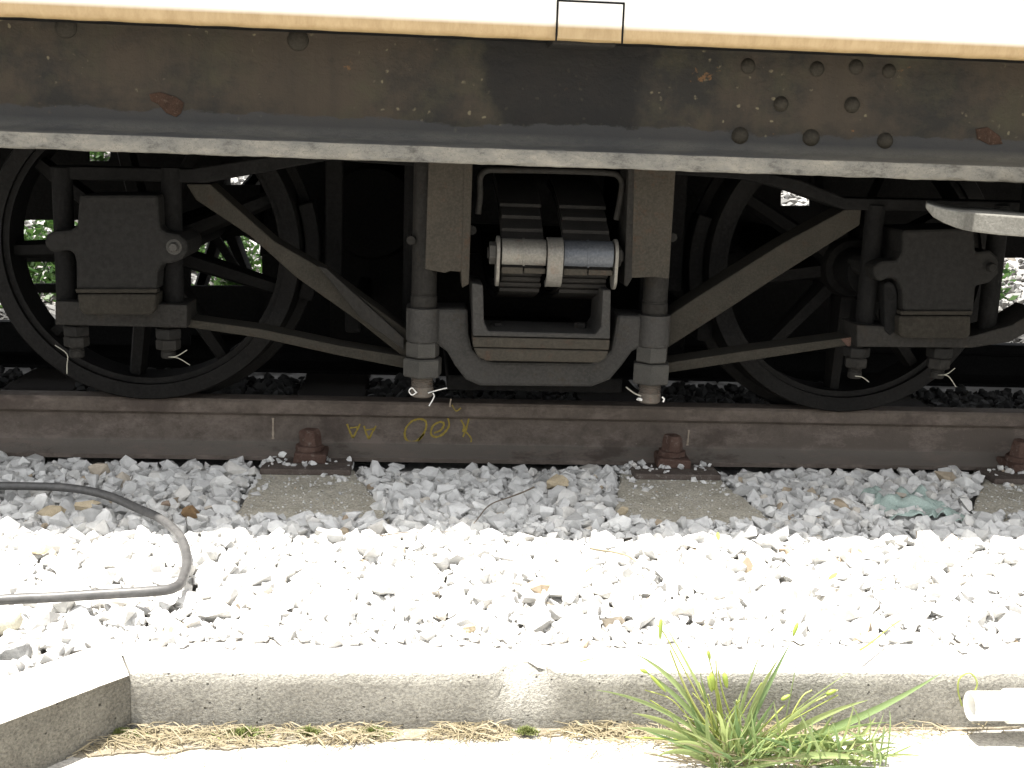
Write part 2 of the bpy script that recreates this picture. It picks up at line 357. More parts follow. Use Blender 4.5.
def leaf_mat(name, c0, c1, trans=.45):
    m, nt, b = mat_new(name, .5); co = coords(nt)
    g = nt.nodes.new('ShaderNodeNewGeometry')
    col = mixc(nt, g.outputs['Random Per Island'], c0, c1)
    nt.links.new(col, b.inputs['Base Color'])
    t = nt.nodes.new('ShaderNodeBsdfTranslucent'); nt.links.new(col, t.inputs[0]); mx = nt.nodes.new('ShaderNodeMixShader'); mx.inputs[0].default_value = trans
    out = nt.nodes['Material Output']; nt.links.new(b.outputs[0], mx.inputs[1]); nt.links.new(t.outputs[0], mx.inputs[2]); nt.links.new(mx.outputs[0], out.inputs[0])
    return m
M['grass'] = leaf_mat('green_grass_blade', (.17, .26, .11), (.36, .42, .17))
M['stalk'] = leaf_mat('yellow_green_stalk', (.26, .32, .06), (.36, .38, .12), .2)
M['seed'] = leaf_mat('yellow_green_seed_head', (.24, .32, .05), (.32, .40, .08), .2)
M['straw'] = leaf_mat('dry_straw', (.20, .165, .095), (.36, .31, .21), .1)
M['foliage'] = leaf_mat('weed_leaf', (.02, .055, .012), (.06, .12, .025))
M['moss'] = leaf_mat('moss', (.12, .15, .04), (.20, .22, .08), .1)
M['cloth'] = grimy('teal_rag', (.24, .31, .28), (.33, .40, .36), rough=.95, scale=20)
M['twig'] = grimy('grey_twig', (.10, .08, .06), (.16, .13, .10), rough=.9, scale=60)
M['red'] = grimy('red_roof_paint', (.4, .08, .06), (.45, .10, .08))

# ------------------------------------------------------------------ ground
XA, XB = -3.6, 4.6
KY0, KY1 = -1.205, -1.09        # kerb front and back
def gz(x, y):
    if y > 2.0:
        t = min(1, max(0, (y-2.3)/3.6)); return -.02 + .78*t*t*(3-2*t) + .03*math.sin(x*1.7+y)
    return -.02
def sheet(name, x0, x1, y0, y1, nx, ny, zf, mat):
    mb = MB(); vs = [(x0+(x1-x0)*i/nx, y0+(y1-y0)*j/ny, 0) for j in range(ny+1) for i in range(nx+1)]
    vs = [(x, y, zf(x, y)) for x, y, _ in vs]
    mb.add(vs, [(j*(nx+1)+i, j*(nx+1)+i+1, (j+1)*(nx+1)+i+1, (j+1)*(nx+1)+i) for j in range(ny) for i in range(nx)])
    return mb.build(name, mat, smooth=60)
tag(sheet('ground', -60, 60, -40, 80, 12, 12, lambda x, y: -.16, M['grit']), kind='structure')
tag(sheet('track_bed', -9, 11, KY1-.02, 9, 40, 60, lambda x, y: gz(x, y)-.015, M['grit']), kind='structure')
tag(MB().box(-6, 8, -7, KY0+.002, -.15, -.09).build('pavement', M['pave']), kind='structure')

def stone_variants(n, rng):
    out = []
    for _ in range(n):
        bm = bmesh.new()
        sc = (1, rng.uniform(.62, .95), rng.uniform(.5, .8))
        for _ in range(rng.randint(9, 15)):
            v = Vector((rng.gauss(0, 1), rng.gauss(0, 1), rng.gauss(0, 1))).normalized()*rng.uniform(.8, 1.1)
            bm.verts.new((v.x*sc[0], v.y*sc[1], v.z*sc[2]))
        r = bmesh.ops.convex_hull(bm, input=bm.verts)
        bmesh.ops.delete(bm, geom=[g for g in r['geom_interior'] if isinstance(g, bmesh.types.BMVert)], context='VERTS')
        bmesh.ops.triangulate(bm, faces=bm.faces)
        bm.verts.index_update()
        out.append((np.array([v.co[:] for v in bm.verts]), np.array([[v.index for v in f.verts] for f in bm.faces])))
        bm.free()
    return out
RNG = random.Random(5)
VAR = stone_variants(40, RNG)
def gravel(name, spots, mat, label=None, cat='gravel'):
    """spots: (x, y, z, radius)"""
    vs = []; fs = []; k = 0
    for x, y, z, r in spots:
        v, f = VAR[RNG.randrange(len(VAR))]
        q = Matrix.Rotation(RNG.uniform(0, 6.28), 3, 'Z') @ Matrix.Rotation(RNG.gauss(0, .45), 3, 'X') @ Matrix.Rotation(RNG.gauss(0, .45), 3, 'Y')
        vs.append((v*r) @ np.array(q).T + (x, y, z)); fs.append(f+k); k += len(v)
    V = np.concatenate(vs).astype(np.float32); T = np.concatenate(fs).astype(np.int32)
    me = bpy.data.meshes.new(name); me.vertices.add(len(V)); me.vertices.foreach_set('co', V.ravel())
    me.loops.add(len(T)*3); me.loops.foreach_set('vertex_index', T.ravel())
    me.polygons.add(len(T)); me.polygons.foreach_set('loop_start', np.arange(0, len(T)*3, 3, dtype=np.int32))
    me.polygons.foreach_set('loop_total', np.full(len(T), 3, dtype=np.int32))
    me.update(calc_edges=True); me.shade_flat()
    o = link(name, me, mat); return tag(o, label, cat, kind='stuff')

# sleepers: outline on the ground (x, y) of the bare end, then a straight body under both rails
SLP = []
for pts, cx in ((((232, 522), (390, 522), (350, 468), (262, 468)), 306), (((610, 527), (776, 526), (706, 470), (622, 472)), 672),
                (((970, 520), (1130, 524), (1062, 478), (985, 478)), 1024)):
    e = [at(a, b, Z=-.012) for a, b in pts]
    SLP.append([(p.x, p.y) for p in e])
dx = SLP[1][2][0]-SLP[0][2][0]
for k in (-1, -2):
    SLP.append([(x+dx*k, y) for x, y in SLP[0]])
SLP.append([(x+dx, y) for x, y in SLP[2]]); 
def in_sleeper(x, y, grow=0):
    for q in SLP:
        x0, x1 = min(q[2][0], q[3][0]), max(q[2][0], q[3][0])
        if y > q[2][1]:
            if y < 1.5 and x0-grow < x < x1+grow: return True
            continue
        if y < q[0][1]-grow: continue
        t = (y-q[0][1])/(q[2][1]-q[0][1])
        a = q[0][0]+(q[3][0]-q[0][0])*t; b = q[1][0]+(q[2][0]-q[1][0])*t
        if a-grow < x < b+grow: return True
    return False
spots = []
def lay(x0, x1, y0, y1, step, rlo, rhi, zlo, zhi, zf=lambda x, y: 0):
    y = y0
    while y < y1:
        x = x0
        while x < x1:
            xx = x+RNG.uniform(-.5, .5)*step; yy = y+RNG.uniform(-.5, .5)*step; r = rlo+(rhi-rlo)*RNG.random()**1.6
            z = RNG.uniform(zlo, zhi)+zf(xx, yy)
            ok = not in_sleeper(xx, yy, -.010 if RNG.random() < .15 else .012)
            if abs(yy) < .075 or abs(yy-1.07) < .075: ok = False
            if yy < KY1+.012: ok = False
            if ok: spots.append((xx, yy, z, r))
            x += step
        y += step
hump = lambda x, y: .010*noise.noise(Vector((x*3, y*3, 0))) + (-.004 if abs(y) < .14 else 0)
lay(-1.9, 2.3, KY1, -.02, .023, .012, .022, -.020, -.010, hump)
lay(-1.9, 2.3, KY1, -.02, .027, .014, .033, -.012, -.001, hump)
lay(-1.9, 2.3, KY1, -.02, .07, .020, .034, -.006, .006, hump)
lay(-1.5, 1.9, KY1, -.10, .017, .006, .013, -.016, -.004, hump)
lay(XA, -1.9, KY1, -.02, .034, .015, .028, -.018, .0, hump)
lay(2.3, XB, KY1, -.02, .034, .015, .028, -.018, .0, hump)
NEAR = spots; spots = []
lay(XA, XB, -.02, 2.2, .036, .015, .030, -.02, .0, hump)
gravel('shade_toned_ballast', spots, M['undershade'], 'ballast between the rails, coloured dark for the shade under the carriage'); spots = NEAR
for _ in range(1100):
    x = RNG.uniform(at(120, 650, Z=0).x, 2.3); spots.append((x, KY1-abs(RNG.gauss(0, .014))+.006, RNG.uniform(-.004, .006), RNG.uniform(.006, .017)))
# a few small stones lying on the sleeper ends against the rail
for q in SLP[:3]:
    for _ in range(70):
        t = RNG.random(); side = RNG.choice((0, 1))
        bx = (q[3][0] if side == 0 else q[2][0]); x = bx + (-1 if side else 1)*abs(RNG.gauss(0, .03)); y = q[2][1]-RNG.uniform(-.05, .30)*t
        spots.append((x, y, -.004, RNG.uniform(.005, .014)))
    for _ in range(50):
        x = RNG.uniform(q[0][0], q[1][0]); spots.append((x, q[0][1]+RNG.uniform(-.03, .012), RNG.uniform(-.010, .002), RNG.uniform(.009, .02)))
    for _ in range(420):
        t = RNG.random(); a_ = q[0][0]+(q[3][0]-q[0][0])*t; b_ = q[1][0]+(q[2][0]-q[1][0])*t; x = RNG.uniform(a_, b_)
        spots.append((x, q[0][1]+(q[2][1]-q[0][1])*t, -.006, RNG.uniform(.0012, .004)))
    for _ in range(45):
        x = RNG.uniform(q[3][0], q[2][0]); spots.append((x, -.085-abs(RNG.gauss(0, .03)), RNG.uniform(.004, .016), RNG.uniform(.004, .012)))
gravel('track_ballast', spots, M['stone'], 'pale crushed limestone ballast around the near rail and sleepers')
spots = []
y = 2.2
while y < 8.0:
    st = .055; x = -3.5
    while x < 5.5:
        xx, yy = x+RNG.uniform(-.5, .5)*st, y+RNG.uniform(-.5, .5)*st
        spots.append((xx, yy, gz(xx, yy)-.005+RNG.uniform(-.01, .012), RNG.uniform(.02, .042))); x += st
    y += st
gravel('embankment_gravel', spots, M['bank'], 'gravel bank on the far side beyond the carriage, coloured darker for shade')

# ------------------------------------------------------------------ sleepers, fastenings, rails
for i, q in enumerate(SLP):
    mb = MB(); x0, x1 = q[3][0], q[2][0]
    out = [q[0], q[1], q[2], (x1, 1.56), (x0, 1.56), q[3]]
    # subdivided worn top: jitter the outline a little
    pts = []
    for k in range(6):
        a, b = Vector((*out[k], 0)), Vector((*out[(k+1) % 6], 0)); n = max(1, int((b-a).length/.04))
        for j in range(n):
            p = a.lerp(b, j/n); pts.append((p.x+RNG.uniform(-.004, .004), p.y+RNG.uniform(-.004, .004)))
    o = mb.slab(pts, -.13, -.006).build('sleeper', M['sleeper'], None, .006)
    tag(o, ['weathered grey concrete sleeper under the rail below the left nuts, right of the hose',
            'brownish concrete sleeper under the rail below the right hanger nuts',
            'concrete sleeper at the right edge beside the teal rag',
            'concrete sleeper just left of the frame', 'concrete sleeper far left of the frame', 'concrete sleeper far right of the frame'][i],
        'sleeper', 'sleepers under the track')

def rail_profile():
    h = [(-.061, 0), (-.061, .010), (-.050, .014), (-.020, .024), (-.010, .032), (-.0075, .045), (-.007, .095), (-.012, .101),
         (-.031, .106), (-.033, .112), (-.033, .133), (-.028, .139), (-.015, .1405)]
    return h + [(-a, b) for a, b in reversed(h)]
def make_rail(y0, name, label):
    prof = rail_profile(); n = len(prof); xs = [XA-3+(XB-XA+6)*i/60 for i in range(61)]
    vs = [(x, y0+a, b) for x in xs for a, b in prof]
    fs = [(i*n+j, i*n+(j+1) % n, (i+1)*n+(j+1) % n, (i+1)*n+j) for i in range(60) for j in range(n)]
    fs += [tuple(range(n)), tuple(range(60*n, 61*n))[::-1]]
    o = MB().add(vs, fs).build(name, M['rail'], None, 0, 28)
    return tag(o, label, 'rail', 'rails of the track')
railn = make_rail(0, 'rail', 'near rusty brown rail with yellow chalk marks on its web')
RM = M['rail']; M['rail'] = M['black']  # far rail borrows the black steel, its deep shade put into the colour
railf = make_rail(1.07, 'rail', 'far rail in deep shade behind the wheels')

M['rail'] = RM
def stroke(mb, pts, Y, wd):
    """flat chalk line on the web, px points"""
    P = [at(a, b, Y=Y) for a, b in pts]; P = spline(P, 5); vs = []; fs = []
    for i, p in enumerate(P):
        t = (P[min(i+1, len(P)-1)]-P[max(0, i-1)]); t.normalize(); nrm = Vector((-t.z, 0, t.x))
        ww = wd*(.6+.6*random.Random(i*7+len(mb.v)).random())
        for s, yy in ((-1, Y), (1, Y), (1, Y+.0012), (-1, Y+.0012)): vs.append((p.x+nrm.x*ww*s, yy, p.z+nrm.z*ww*s))
    for i in range(len(P)-1):
        for k in range(4): fs.append((i*4+k, i*4+(k+1) % 4, (i+1)*4+(k+1) % 4, (i+1)*4+k))
    fs += [(0, 1, 2, 3), tuple(len(vs)-4+k for k in (3, 2, 1, 0))]
    mb.add(vs, fs)
WY = -.0088
mb = MB(); wd = .0026
# an upside-down "AA", two loops and a "Y" tick
stroke(mb, [(347, 424), (350, 432), (353, 438)], WY, wd); stroke(mb, [(353, 438), (357, 430), (360, 424)], WY, wd); stroke(mb, [(350, 428), (358, 427)], WY, wd*.7)
mb.build('chalk_letter', M['yellowchalk'], railn); mb = MB(); stroke(mb, [(364, 426), (366, 433), (369, 439)], WY, wd); stroke(mb, [(369, 439), (373, 431), (376, 426)], WY, wd); stroke(mb, [(366, 430), (374, 429)], WY, wd*.7)
mb.build('chalk_letter', M['yellowchalk'], railn); mb = MB(); stroke(mb, [(412, 421), (406, 428), (405, 437), (410, 442), (418, 440), (425, 431), (426, 422), (420, 419), (412, 421)], WY, wd)
stroke(mb, [(409, 442), (416, 443), (424, 434)], WY, wd)
mb.build('chalk_loop', M['yellowchalk'], railn); mb = MB(); stroke(mb, [(448, 418), (449, 426), (443, 434), (436, 437), (431, 434), (433, 426), (440, 422), (444, 424), (441, 430), (434, 433)], WY, wd)
mb.build('chalk_loop', M['yellowchalk'], railn); mb = MB(); stroke(mb, [(461, 420), (464, 426), (463, 432)], WY, wd); stroke(mb, [(469, 418), (467, 426), (463, 437)], WY, wd); stroke(mb, [(466, 432), (471, 438), (471, 443)], WY, wd*.8)
mb.build('chalk_letter', M['yellowchalk'], railn)
mb = MB(); stroke(mb, [(273, 418), (273, 432), (273, 442)], WY, .0028); mb.build('chalk_tick', M['whitechalk'], railn)
mb = MB(); stroke(mb, [(689, 430), (688, 440), (687, 448)], WY, .0026); mb.build('chalk_tick', M['whitechalk'], railn)
mb = MB(); stroke(mb, [(452, 405), (456, 411), (461, 408)], -.0345, .0016); mb.build('chalk_writing', M['yellowchalk'], railn)
mb = MB(); stroke(mb, [(451, 399), (450, 404), (450, 407)], -.0345, .0022); mb.build('chalk_tick', M['whitechalk'], railn)

def rough(mb, amt, rr):
    mb.v = [(x+rr.uniform(-amt, amt), y+rr.uniform(-amt, amt), z+rr.uniform(-amt, amt)*.7) for x, y, z in mb.v]; return mb
def fastening(cx, label, v):
    t = empty('rail_fastening', (cx, -.08, 0), label, 'rail clip', 'rail fastenings on the sleepers')
    rr = random.Random(v)
    MB().box(cx-.105, cx+.10, -.165, -.063, -.006, .008).build('base_plate', M['rustdark'], t, .003)
    rough(MB().prism([(cx-.040, .007), (cx+.042, .007), (cx+.038, .030), (cx-.034, .032)], -.115, -.030), .005, rr).build('clip', M['rust'], t, .004)
    b = MB(); b.lathe([(.0, .080), (.019, .080), (.025, .072), (.027, .040), (0, .040)], (cx, -.072, 0), 'z', 6, False); rough(b, .003, rr).build('bolt', M['rust'], t, .002)
    rough(MB().lathe([(0, .030), (.034, .030), (.034, .043), (0, .043)], (cx, -.072, 0), 'z', 10, False), .0025, rr).build('washer', M['rust'], t, .002)
    return t
cxs = [at(309, 452, Y=-.1).x, at(674, 460, Y=-.1).x, at(1024, 470, Y=-.1).x]
for i, cx in enumerate(cxs + [cxs[0]-dx, cxs[2]+dx]):
    fastening(cx, ['rusty red bolt and clip holding the rail just left of the chalk letters', 'rusty bolt and clip holding the rail below the right hanger nut',
                   'rusty clip at the right edge beside the teal rag', 'rusty clip on the sleeper beyond the left edge', 'rusty clip on the sleeper beyond the right edge'][i], i)

# ------------------------------------------------------------------ kerb
def kerb_block(pl, name, label, chip=None, mt='kerb'):
    """pl: outline (x, y); a worn block subdivided along its faces"""
    mb = MB(); zs = [-.14, -.09, -.066, -.04, -.02, -.005, -.0015]; pts = []
    n = len(pl)
    for k in range(n):
        a, b = Vector((*pl[k], 0)), Vector((*pl[(k+1) % n], 0)); q = max(1, int((b-a).length/.012))
        for j in range(q): pts.append(a.lerp(b, j/q))
    c = sum(pts, Vector())/len(pts); mlen = len(pts)
    vs = []
    for z in zs:
        for p in pts:
            o = Vector((0, 0, 0)); 
            ins = .0035 if z == -.0015 else .0008 if z == -.005 else 0
            f = noise.noise(Vector((p.x*9, p.y*9, z*9)))*.0018 + noise.noise(Vector((p.x*90, p.y*90, z*90)))*.0012
            nx = -1 if p.y < c.y else 1
            y = p.y - nx*(-1)*0 + (-(nx))*0
            y = p.y - nx*(ins) + f
            if chip and abs(p.x-chip[0]) < chip[1] and p.y < c.y:
                dd = 1-abs(p.x-chip[0])/chip[1]; dz = (z+.045)/.045
                if dz > 0: y += .050*dd**.6*dz*(1+1.2*noise.noise(Vector((p.x*60, z*90, 3))))+.006*noise.noise(Vector((p.x*120, z*160, 9)))
            vs.append((p.x, y, z+f*.4))
    fs = []
    for i in range(len(zs)-1):
        for k in range(mlen): fs.append((i*mlen+k, i*mlen+(k+1) % mlen, (i+1)*mlen+(k+1) % mlen, (i+1)*mlen+k))
    fs.append(tuple((len(zs)-1)*mlen+k for k in range(mlen)))
    o = mb.add(vs, fs).build(name, M[mt], None, 0, 50)
    return tag(o, label, 'kerb stone', 'kerb stones along the ballast')
pc = at(130, 673, Z=0); KF = pc.y
ang = (at(0, 722, Z=0)-pc); ang.z = 0; ad = ang.normalized(); an = Vector((-ad.y, ad.x, 0)); an = an if an.y > 0 else -an
KW = .125
xj = [at(258, 670, Z=0).x, at(588, 668, Z=0).x, at(917, 668, Z=0).x]
def strt(a, b): return [(a, KF), (b, KF), (b, KF+KW), (a, KF+KW)]
g = .00015
back = pc + Vector((an.x*KW, an.y*KW, 0))
kerb_block([(pc.x, KF), (xj[0]-g, KF), (xj[0]-g, KF+KW), (pc.x-.05, KF+KW)], 'kerb_stone', 'short straight kerb stone right of the dark angled one')
kerb_block(strt(xj[0]+g, xj[1]-g), 'kerb_stone', 'long kerb stone with a pale chipped top edge', chip=(at(522, 670, Z=0).x, .05))
kerb_block(strt(xj[1]+g, xj[2]-g), 'kerb_stone', 'kerb stone behind the green grass tuft')
kerb_block(strt(xj[2]+g, xj[2]+.9), 'kerb_stone', 'kerb stone behind the white plastic pipe')
kerb_block(strt(xj[2]+.904, xj[2]+1.9), 'kerb_stone', 'kerb stone beyond the right edge')
L = 1.3
e1 = pc + ad*L
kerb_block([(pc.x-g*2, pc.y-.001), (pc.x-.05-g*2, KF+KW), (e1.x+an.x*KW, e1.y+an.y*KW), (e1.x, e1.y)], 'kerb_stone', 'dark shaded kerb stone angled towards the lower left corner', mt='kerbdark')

# ballast also behind the angled kerb stone: ground wedge at left
spots = []
for _ in range(9500):
    x = RNG.uniform(pc.x-1.6, pc.x-.02); y = RNG.uniform(KF-1.2, KF+.16)
    p = Vector((x, y, 0))-pc
    if p.dot(an) > KW-.002 and p.dot(ad) > -.12 and y < KY1+.02:
        spots.append((x, y, RNG.uniform(-.018, .002), RNG.uniform(.012, .024)))
gravel('corner_ballast', spots, M['stone'], 'pale ballast behind the angled kerb stone at the left')
wl = [(pc.x-.05, KY1+.0), (pc.x-2.0, KY1+.0), (e1.x+an.x*.1-1, e1.y+an.y*.1), (e1.x+an.x*.1, e1.y+an.y*.1)]
tag(MB().slab(wl, -.14, -.03).build('corner_ground', M['grit']), kind='structure')

# ------------------------------------------------------------------ carriage
car = empty('rail_carriage', (.3, .535, 0), 'white railway carriage with rusty lower edge and dark riveted sill over the bogie', 'railway carriage')
SX0, SX1 = -7.0, 8.0
def sill(y_web, sgn, name, fine):
    prof = [(.0, .945), (0, .80), (0, .776), (-.004, .762), (-.012, .7525), (-.03, .7475), (-.052, .7440), (-.0585, .7415), (-.060, .736), (-.060, .7185), (-.0575, .7135),
            (-.052, .7115), (.012, .7115), (.012, .945)]
    n = len(prof); xs = []; x = SX0
    while x < SX1: xs.append(x); x += (.005 if fine and -1.6 < x < 1.9 else .4)
    xs.append(SX1)
    vs = []
    for x in xs:
        right = min(1, max(0, (x-.75)/.5))
        for j, (a, b) in enumerate(prof):
            dz = dy = 0
            if 4 <= j <= 11:
                f = noise.noise(Vector((x*16, j*.8, 0)))+.5*noise.noise(Vector((x*55, j*1.1, 3)))
                dy = .0024*f; dz = .0014*f
                if j in (9, 10, 11): dz += -.010*max(0, noise.noise(Vector((x*13, 0, 7))))*right + .004*noise.noise(Vector((x*60, 0, 7)))*right
            vs.append((x, y_web+sgn*(a+dy), b+dz))
    fs = [(i*n+j, i*n+(j+1) % n, (i+1)*n+(j+1) % n, (i+1)*n+j) for i in range(len(xs)-1) for j in range(n)]
    return MB().add(vs, fs).build(name, M['sill'], car, 0, 40)
sl_ = sill(-.49, 1, 'side_sill', True); sill(1.56, -1, 'side_sill', False)
rv = MB(); rv.lathe([(0, -.0105), (.006, -.0095), (.0115, -.006), (.0145, 0), (.0155, .002), (0, .002)], (0, 0, 0), 'y', 20, False)
rme = rv.mesh('rivet'); rme.materials.append(M['rivet']); rme.shade_smooth()
for px, py, s in [(740, 136, 1.15), (811, 138, 1.15), (885, 141, 1.1), (781, 104, 1.0), (852, 105, 1.05), (748, 66, .95), (817, 69, .95), (856, 67, .95), (889, 71, .9), (66, 27, 1.3), (298, 40, 1.3)]:
    r = bpy.data.objects.new('rivet', rme); COL.objects.link(r); r.parent = sl_
    p = at(px, py, Y=-.49); r.location = (p.x, -.491, p.z); r.scale = (s, .55 if py < 80 else .95, s)
    # the sill object's own origin is moved by its parent, rivets use the same world frame
def paintflake(name, pts, Y, mat):
    MB().prism(pxpoly(pts, Y), Y, Y+.004).build(name, mat, sl_, .001)
M['scab'] = steel('dark_rust_scab', (.028, .018, .013), (.055, .032, .022), (.11, .085, .065), rough=.9, scale=60, bs=.9)
paintflake('rust_scab', [(149, 94), (160, 92), (176, 97), (184, 103), (181, 113), (176, 117), (166, 113), (158, 104), (151, 101)], -.4925, M['scab'])
paintflake('rust_scab', [(976, 129), (988, 127), (1000, 136), (1003, 144), (990, 145), (978, 139)], -.4925, M['scab'])
# body side: rolled bottom edge
PY = -.625; pdz = at(512, 35, Y=-.625).z-at(512, 35, Y=-.56).z
pf = [(a-.065, b+(pdz if b < 1.5 else 0)) for a, b in [(-.528, .944), (-.540, .9415), (-.552, .944), (-.5585, .951), (-.561, .962), (-.560, .98), (-.56, 1.9), (-.53, 1.9), (-.53, .975), (-.5285, .96)]]
n = len(pf); xs = [SX0, SX1]
xs = []; x = SX0
while x < SX1: xs.append(x); x += .012 if -1.6 < x < 1.9 else .5
xs.append(SX1)
vs = [(x, a+.0008*noise.noise(Vector((x*14, b*20, 0))), b+(.0012*noise.noise(Vector((x*20, 0, 0))) if b < .96 else 0)) for x in xs for a, b in pf]
fs = [(i*n+j, i*n+(j+1) % n, (i+1)*n+(j+1) % n, (i+1)*n+j) for i in range(len(xs)-1) for j in range(n)] + [tuple(range(n)), tuple(range((len(xs)-1)*n, len(xs)*n))]
MB().add(vs, fs).build('side_panel', M['panel'], car, 0, 40)
MB().box(SX0, SX1, 1.60, 1.63, .94, 1.9).build('side_panel', M['panel'], car)
MB().box(SX0, SX1, -.590, 1.595, .9458+pdz, 1.0).build('floor', M['black'], car)
MB().box(SX0, SX1, -.68, 1.69, 1.9, 1.96).build('roof', M['red'], car, .02)
MB().box(SX0, SX1, .44, .63, .74, .945).build('centre_sill', M['black'], car)
for xx in (-2.2, -1.0, 1.35, 2.6): MB().box(xx, xx+.08, -.47, 1.54, .80, .944).build('cross_member', M['black'], car)
# little cover let into the body side, with black joints
pA, pB = at(558, 0, Y=-.627), at(622, 41, Y=-.627)
hx0, hx1, hz0, hz1 = pA.x, pB.x, at(590, 40, Y=-.627).z, at(590, 2, Y=-.627).z
cov = MB().box(hx0+.002, hx1-.002, -.630, -.6250, hz0, hz1-.002).build('cover_plate', M['panel'], car, .0012)
gk = MB(); t_ = .0018
gk.box(hx0-t_, hx0+.001, -.6285, -.624, hz0-.004, hz1+t_); gk.box(hx1-.001, hx1+t_, -.6285, -.624, hz0-.004, hz1+t_); gk.box(hx0+.001, hx1-.001, -.6285, -.624, hz1-.001, hz1+t_)
gk.build('joint_seal', M['black'], cov)
MB().box(hx0-.004, hx1-.006, -.600, -.50, .9300, .9435).build('lower_bracket', M['dusty'], car, .003)
# footboard at the right, rounded front corner
fx = lambda px, y=-.62: at(px, 215, Y=y).x
zt = at(1000, 214, Y=-.6).z
secs = []
for px, yt, yb, yy in ((926, 203, 208, -.53), (934, 206, 217, -.545), (945, 209, 223, -.56), (958, 211, 228, -.575), (965, 212, 230, -.590), (975, 213, 232, -.625), (1000, 215, 235, -.64), (1040, 218, 238, -.65), (1080, 220, 240, -.655), (1400, 234, 254, -.655)):
    a_, b_ = at(px, yt, Y=yy), at(px, yb, Y=yy); c_ = at(px, yt, Y=-.36); secs.append([(a_.x, yy, b_.z), (c_.x, -.36, b_.z), (c_.x, -.36, a_.z), (a_.x, yy, a_.z)])
vs = [v for q in secs for v in q]; fs = [(i*4+j, i*4+(j+1) % 4, (i+1)*4+(j+1) % 4, (i+1)*4+j) for i in range(len(secs)-1) for j in range(4)] + [(0, 1, 2, 3), tuple(len(vs)-4+k for k in range(4))]
MB().add(vs, fs).build('footboard', steel('pale_dusty_step', (.11, .108, .095), (.15, .145, .13), rough=.8, scale=12), car, .003)
MB().box(fx(1060), fx(1060)+.04, -.56, -.46, zt-.001, .73).build('footboard_bracket', M['black'], car, .002)

# ------------------------------------------------------------------ bogie
bg_c = at(540, 300, Y=-.2).x
bogie = empty('bogie', (bg_c, .535, 0), 'dark bogie with spoked wheels and diagonal bars and silver leaf springs under the carriage', 'bogie')
WR = .35; AZ = .1405+WR
wx = [at(146, 300, Y=-.06).x, at(850, 300, Y=-.06).x]
def wheel(cx, y0, s, rot):
    """s=+1: flange towards +y. y0 outer face"""
    prof = [(WR-.036, .0), (WR-.004, .0), (WR, .006), (WR+.001, .095), (WR+.006, .104), (WR+.026, .112), (WR+.028, .122), (WR+.018, .130), (WR-.036, .130)]
    o = MB().lathe([(r, s*h) for r, h in prof], (cx, y0, AZ), 'y', 96)
    ty = None
    mb = MB()
    rim = MB().lathe([(WR-.050, s*.012), (WR-.0365, s*.012), (WR-.0365, s*.115), (WR-.050, s*.115)], (cx, y0, AZ), 'y', 72)
    mb.lathe([(.0, s*.0), (.066, s*.0), (.072, s*.012), (.072, s*.125), (0, s*.125)], (cx, y0, AZ), 'y', 36, False)
    for k in range(NS):
        a = rot+2*math.pi*k/NS; d = Vector((math.cos(a), 0, math.sin(a))); q = Vector((-math.sin(a), 0, math.cos(a)))
        r1, r2, w1, w2 = .06, WR-.046, .024, .019
        c0 = Vector((cx, y0, AZ)); vs = []
        for r_, w_, ya, yb in ((r1, w1, .02, .10), (r2, w2, .04, .085)):
            for yy, ww in ((ya, .5), ((ya+yb)/2, 1), (yb, .5)):
                pass
            for (sg, yy) in ((-.55, ya), (.55, ya), (1, (ya+yb)/2), (.55, yb), (-.55, yb), (-1, (ya+yb)/2)):
                vs.append(c0+d*r_+q*(w_*sg)+Vector((0, s*yy, 0)))
        fs = [(j, (j+1) % 6, 6+(j+1) % 6, 6+j) for j in range(6)] + [tuple(range(6)), tuple(range(11, 5, -1))]
        mb.add(vs, fs)
    wh = mb.build('wheel', M['wheel'], bogie, 0, 35)
    o.build('tyre', M['tread'], wh, 0, 35); rim.build('rim', M['tread'], wh, 0, 35)
    return wh
NS = 9
for i, cx in enumerate(wx):
    wheel(cx, -.062, 1, math.radians((23, 29)[i])); wheel(cx, 1.132, -1, math.radians((11, 7)[i]))
    MB().lathe([(0, 0), (.05, 0), (.05, 1.4), (0, 1.4)], (cx, -.165, AZ), 'y', 24, False).build('axle', M['black'], bogie, 0, 40)

# axle boxes
Yb = -.31
def hexnut(name, cx, cy, z0, z1, r, mat, parent, rot=0):
    mb = MB(); n = 6; c = (cx, cy)
    vs = []
    for z, rr in ((z0, r*.93), (z0+.003, r), (z1-.003, r), (z1, r*.93)):
        vs += [(cx+rr*math.cos(rot+math.pi/3*k), cy+rr*math.sin(rot+math.pi/3*k), z) for k in range(6)]
    fs = [(i*6+k, i*6+(k+1) % 6, (i+1)*6+(k+1) % 6, (i+1)*6+k) for i in range(3) for k in range(6)] + [tuple(range(6)), tuple(range(18, 24))]
    return mb.add(vs, fs).build(name, mat, parent)
def cyl(name, cx, cy, z0, z1, r, mat, parent, thr=0):
    prof = [(0, z0), (r*.85, z0), (r, z0+r*.15)]
    if thr:
        z = z0+r*.9
        while z < z1-.004: prof += [(r, z), (r*.88, z+thr/2)]; z += thr
    prof += [(r, z1), (0, z1)]
    return MB().lathe(prof, (cx, cy, 0), 'z', 24, False).build(name, mat, parent, 0, 40)
def pinwire(name, pts, Y, mat, parent, r=.0011):
    P = [at(a, b, Y=Y) for a, b in pts]
    return MB().tube(spline(P, 4), r, 6).build(name, mat, parent, 0, 60)
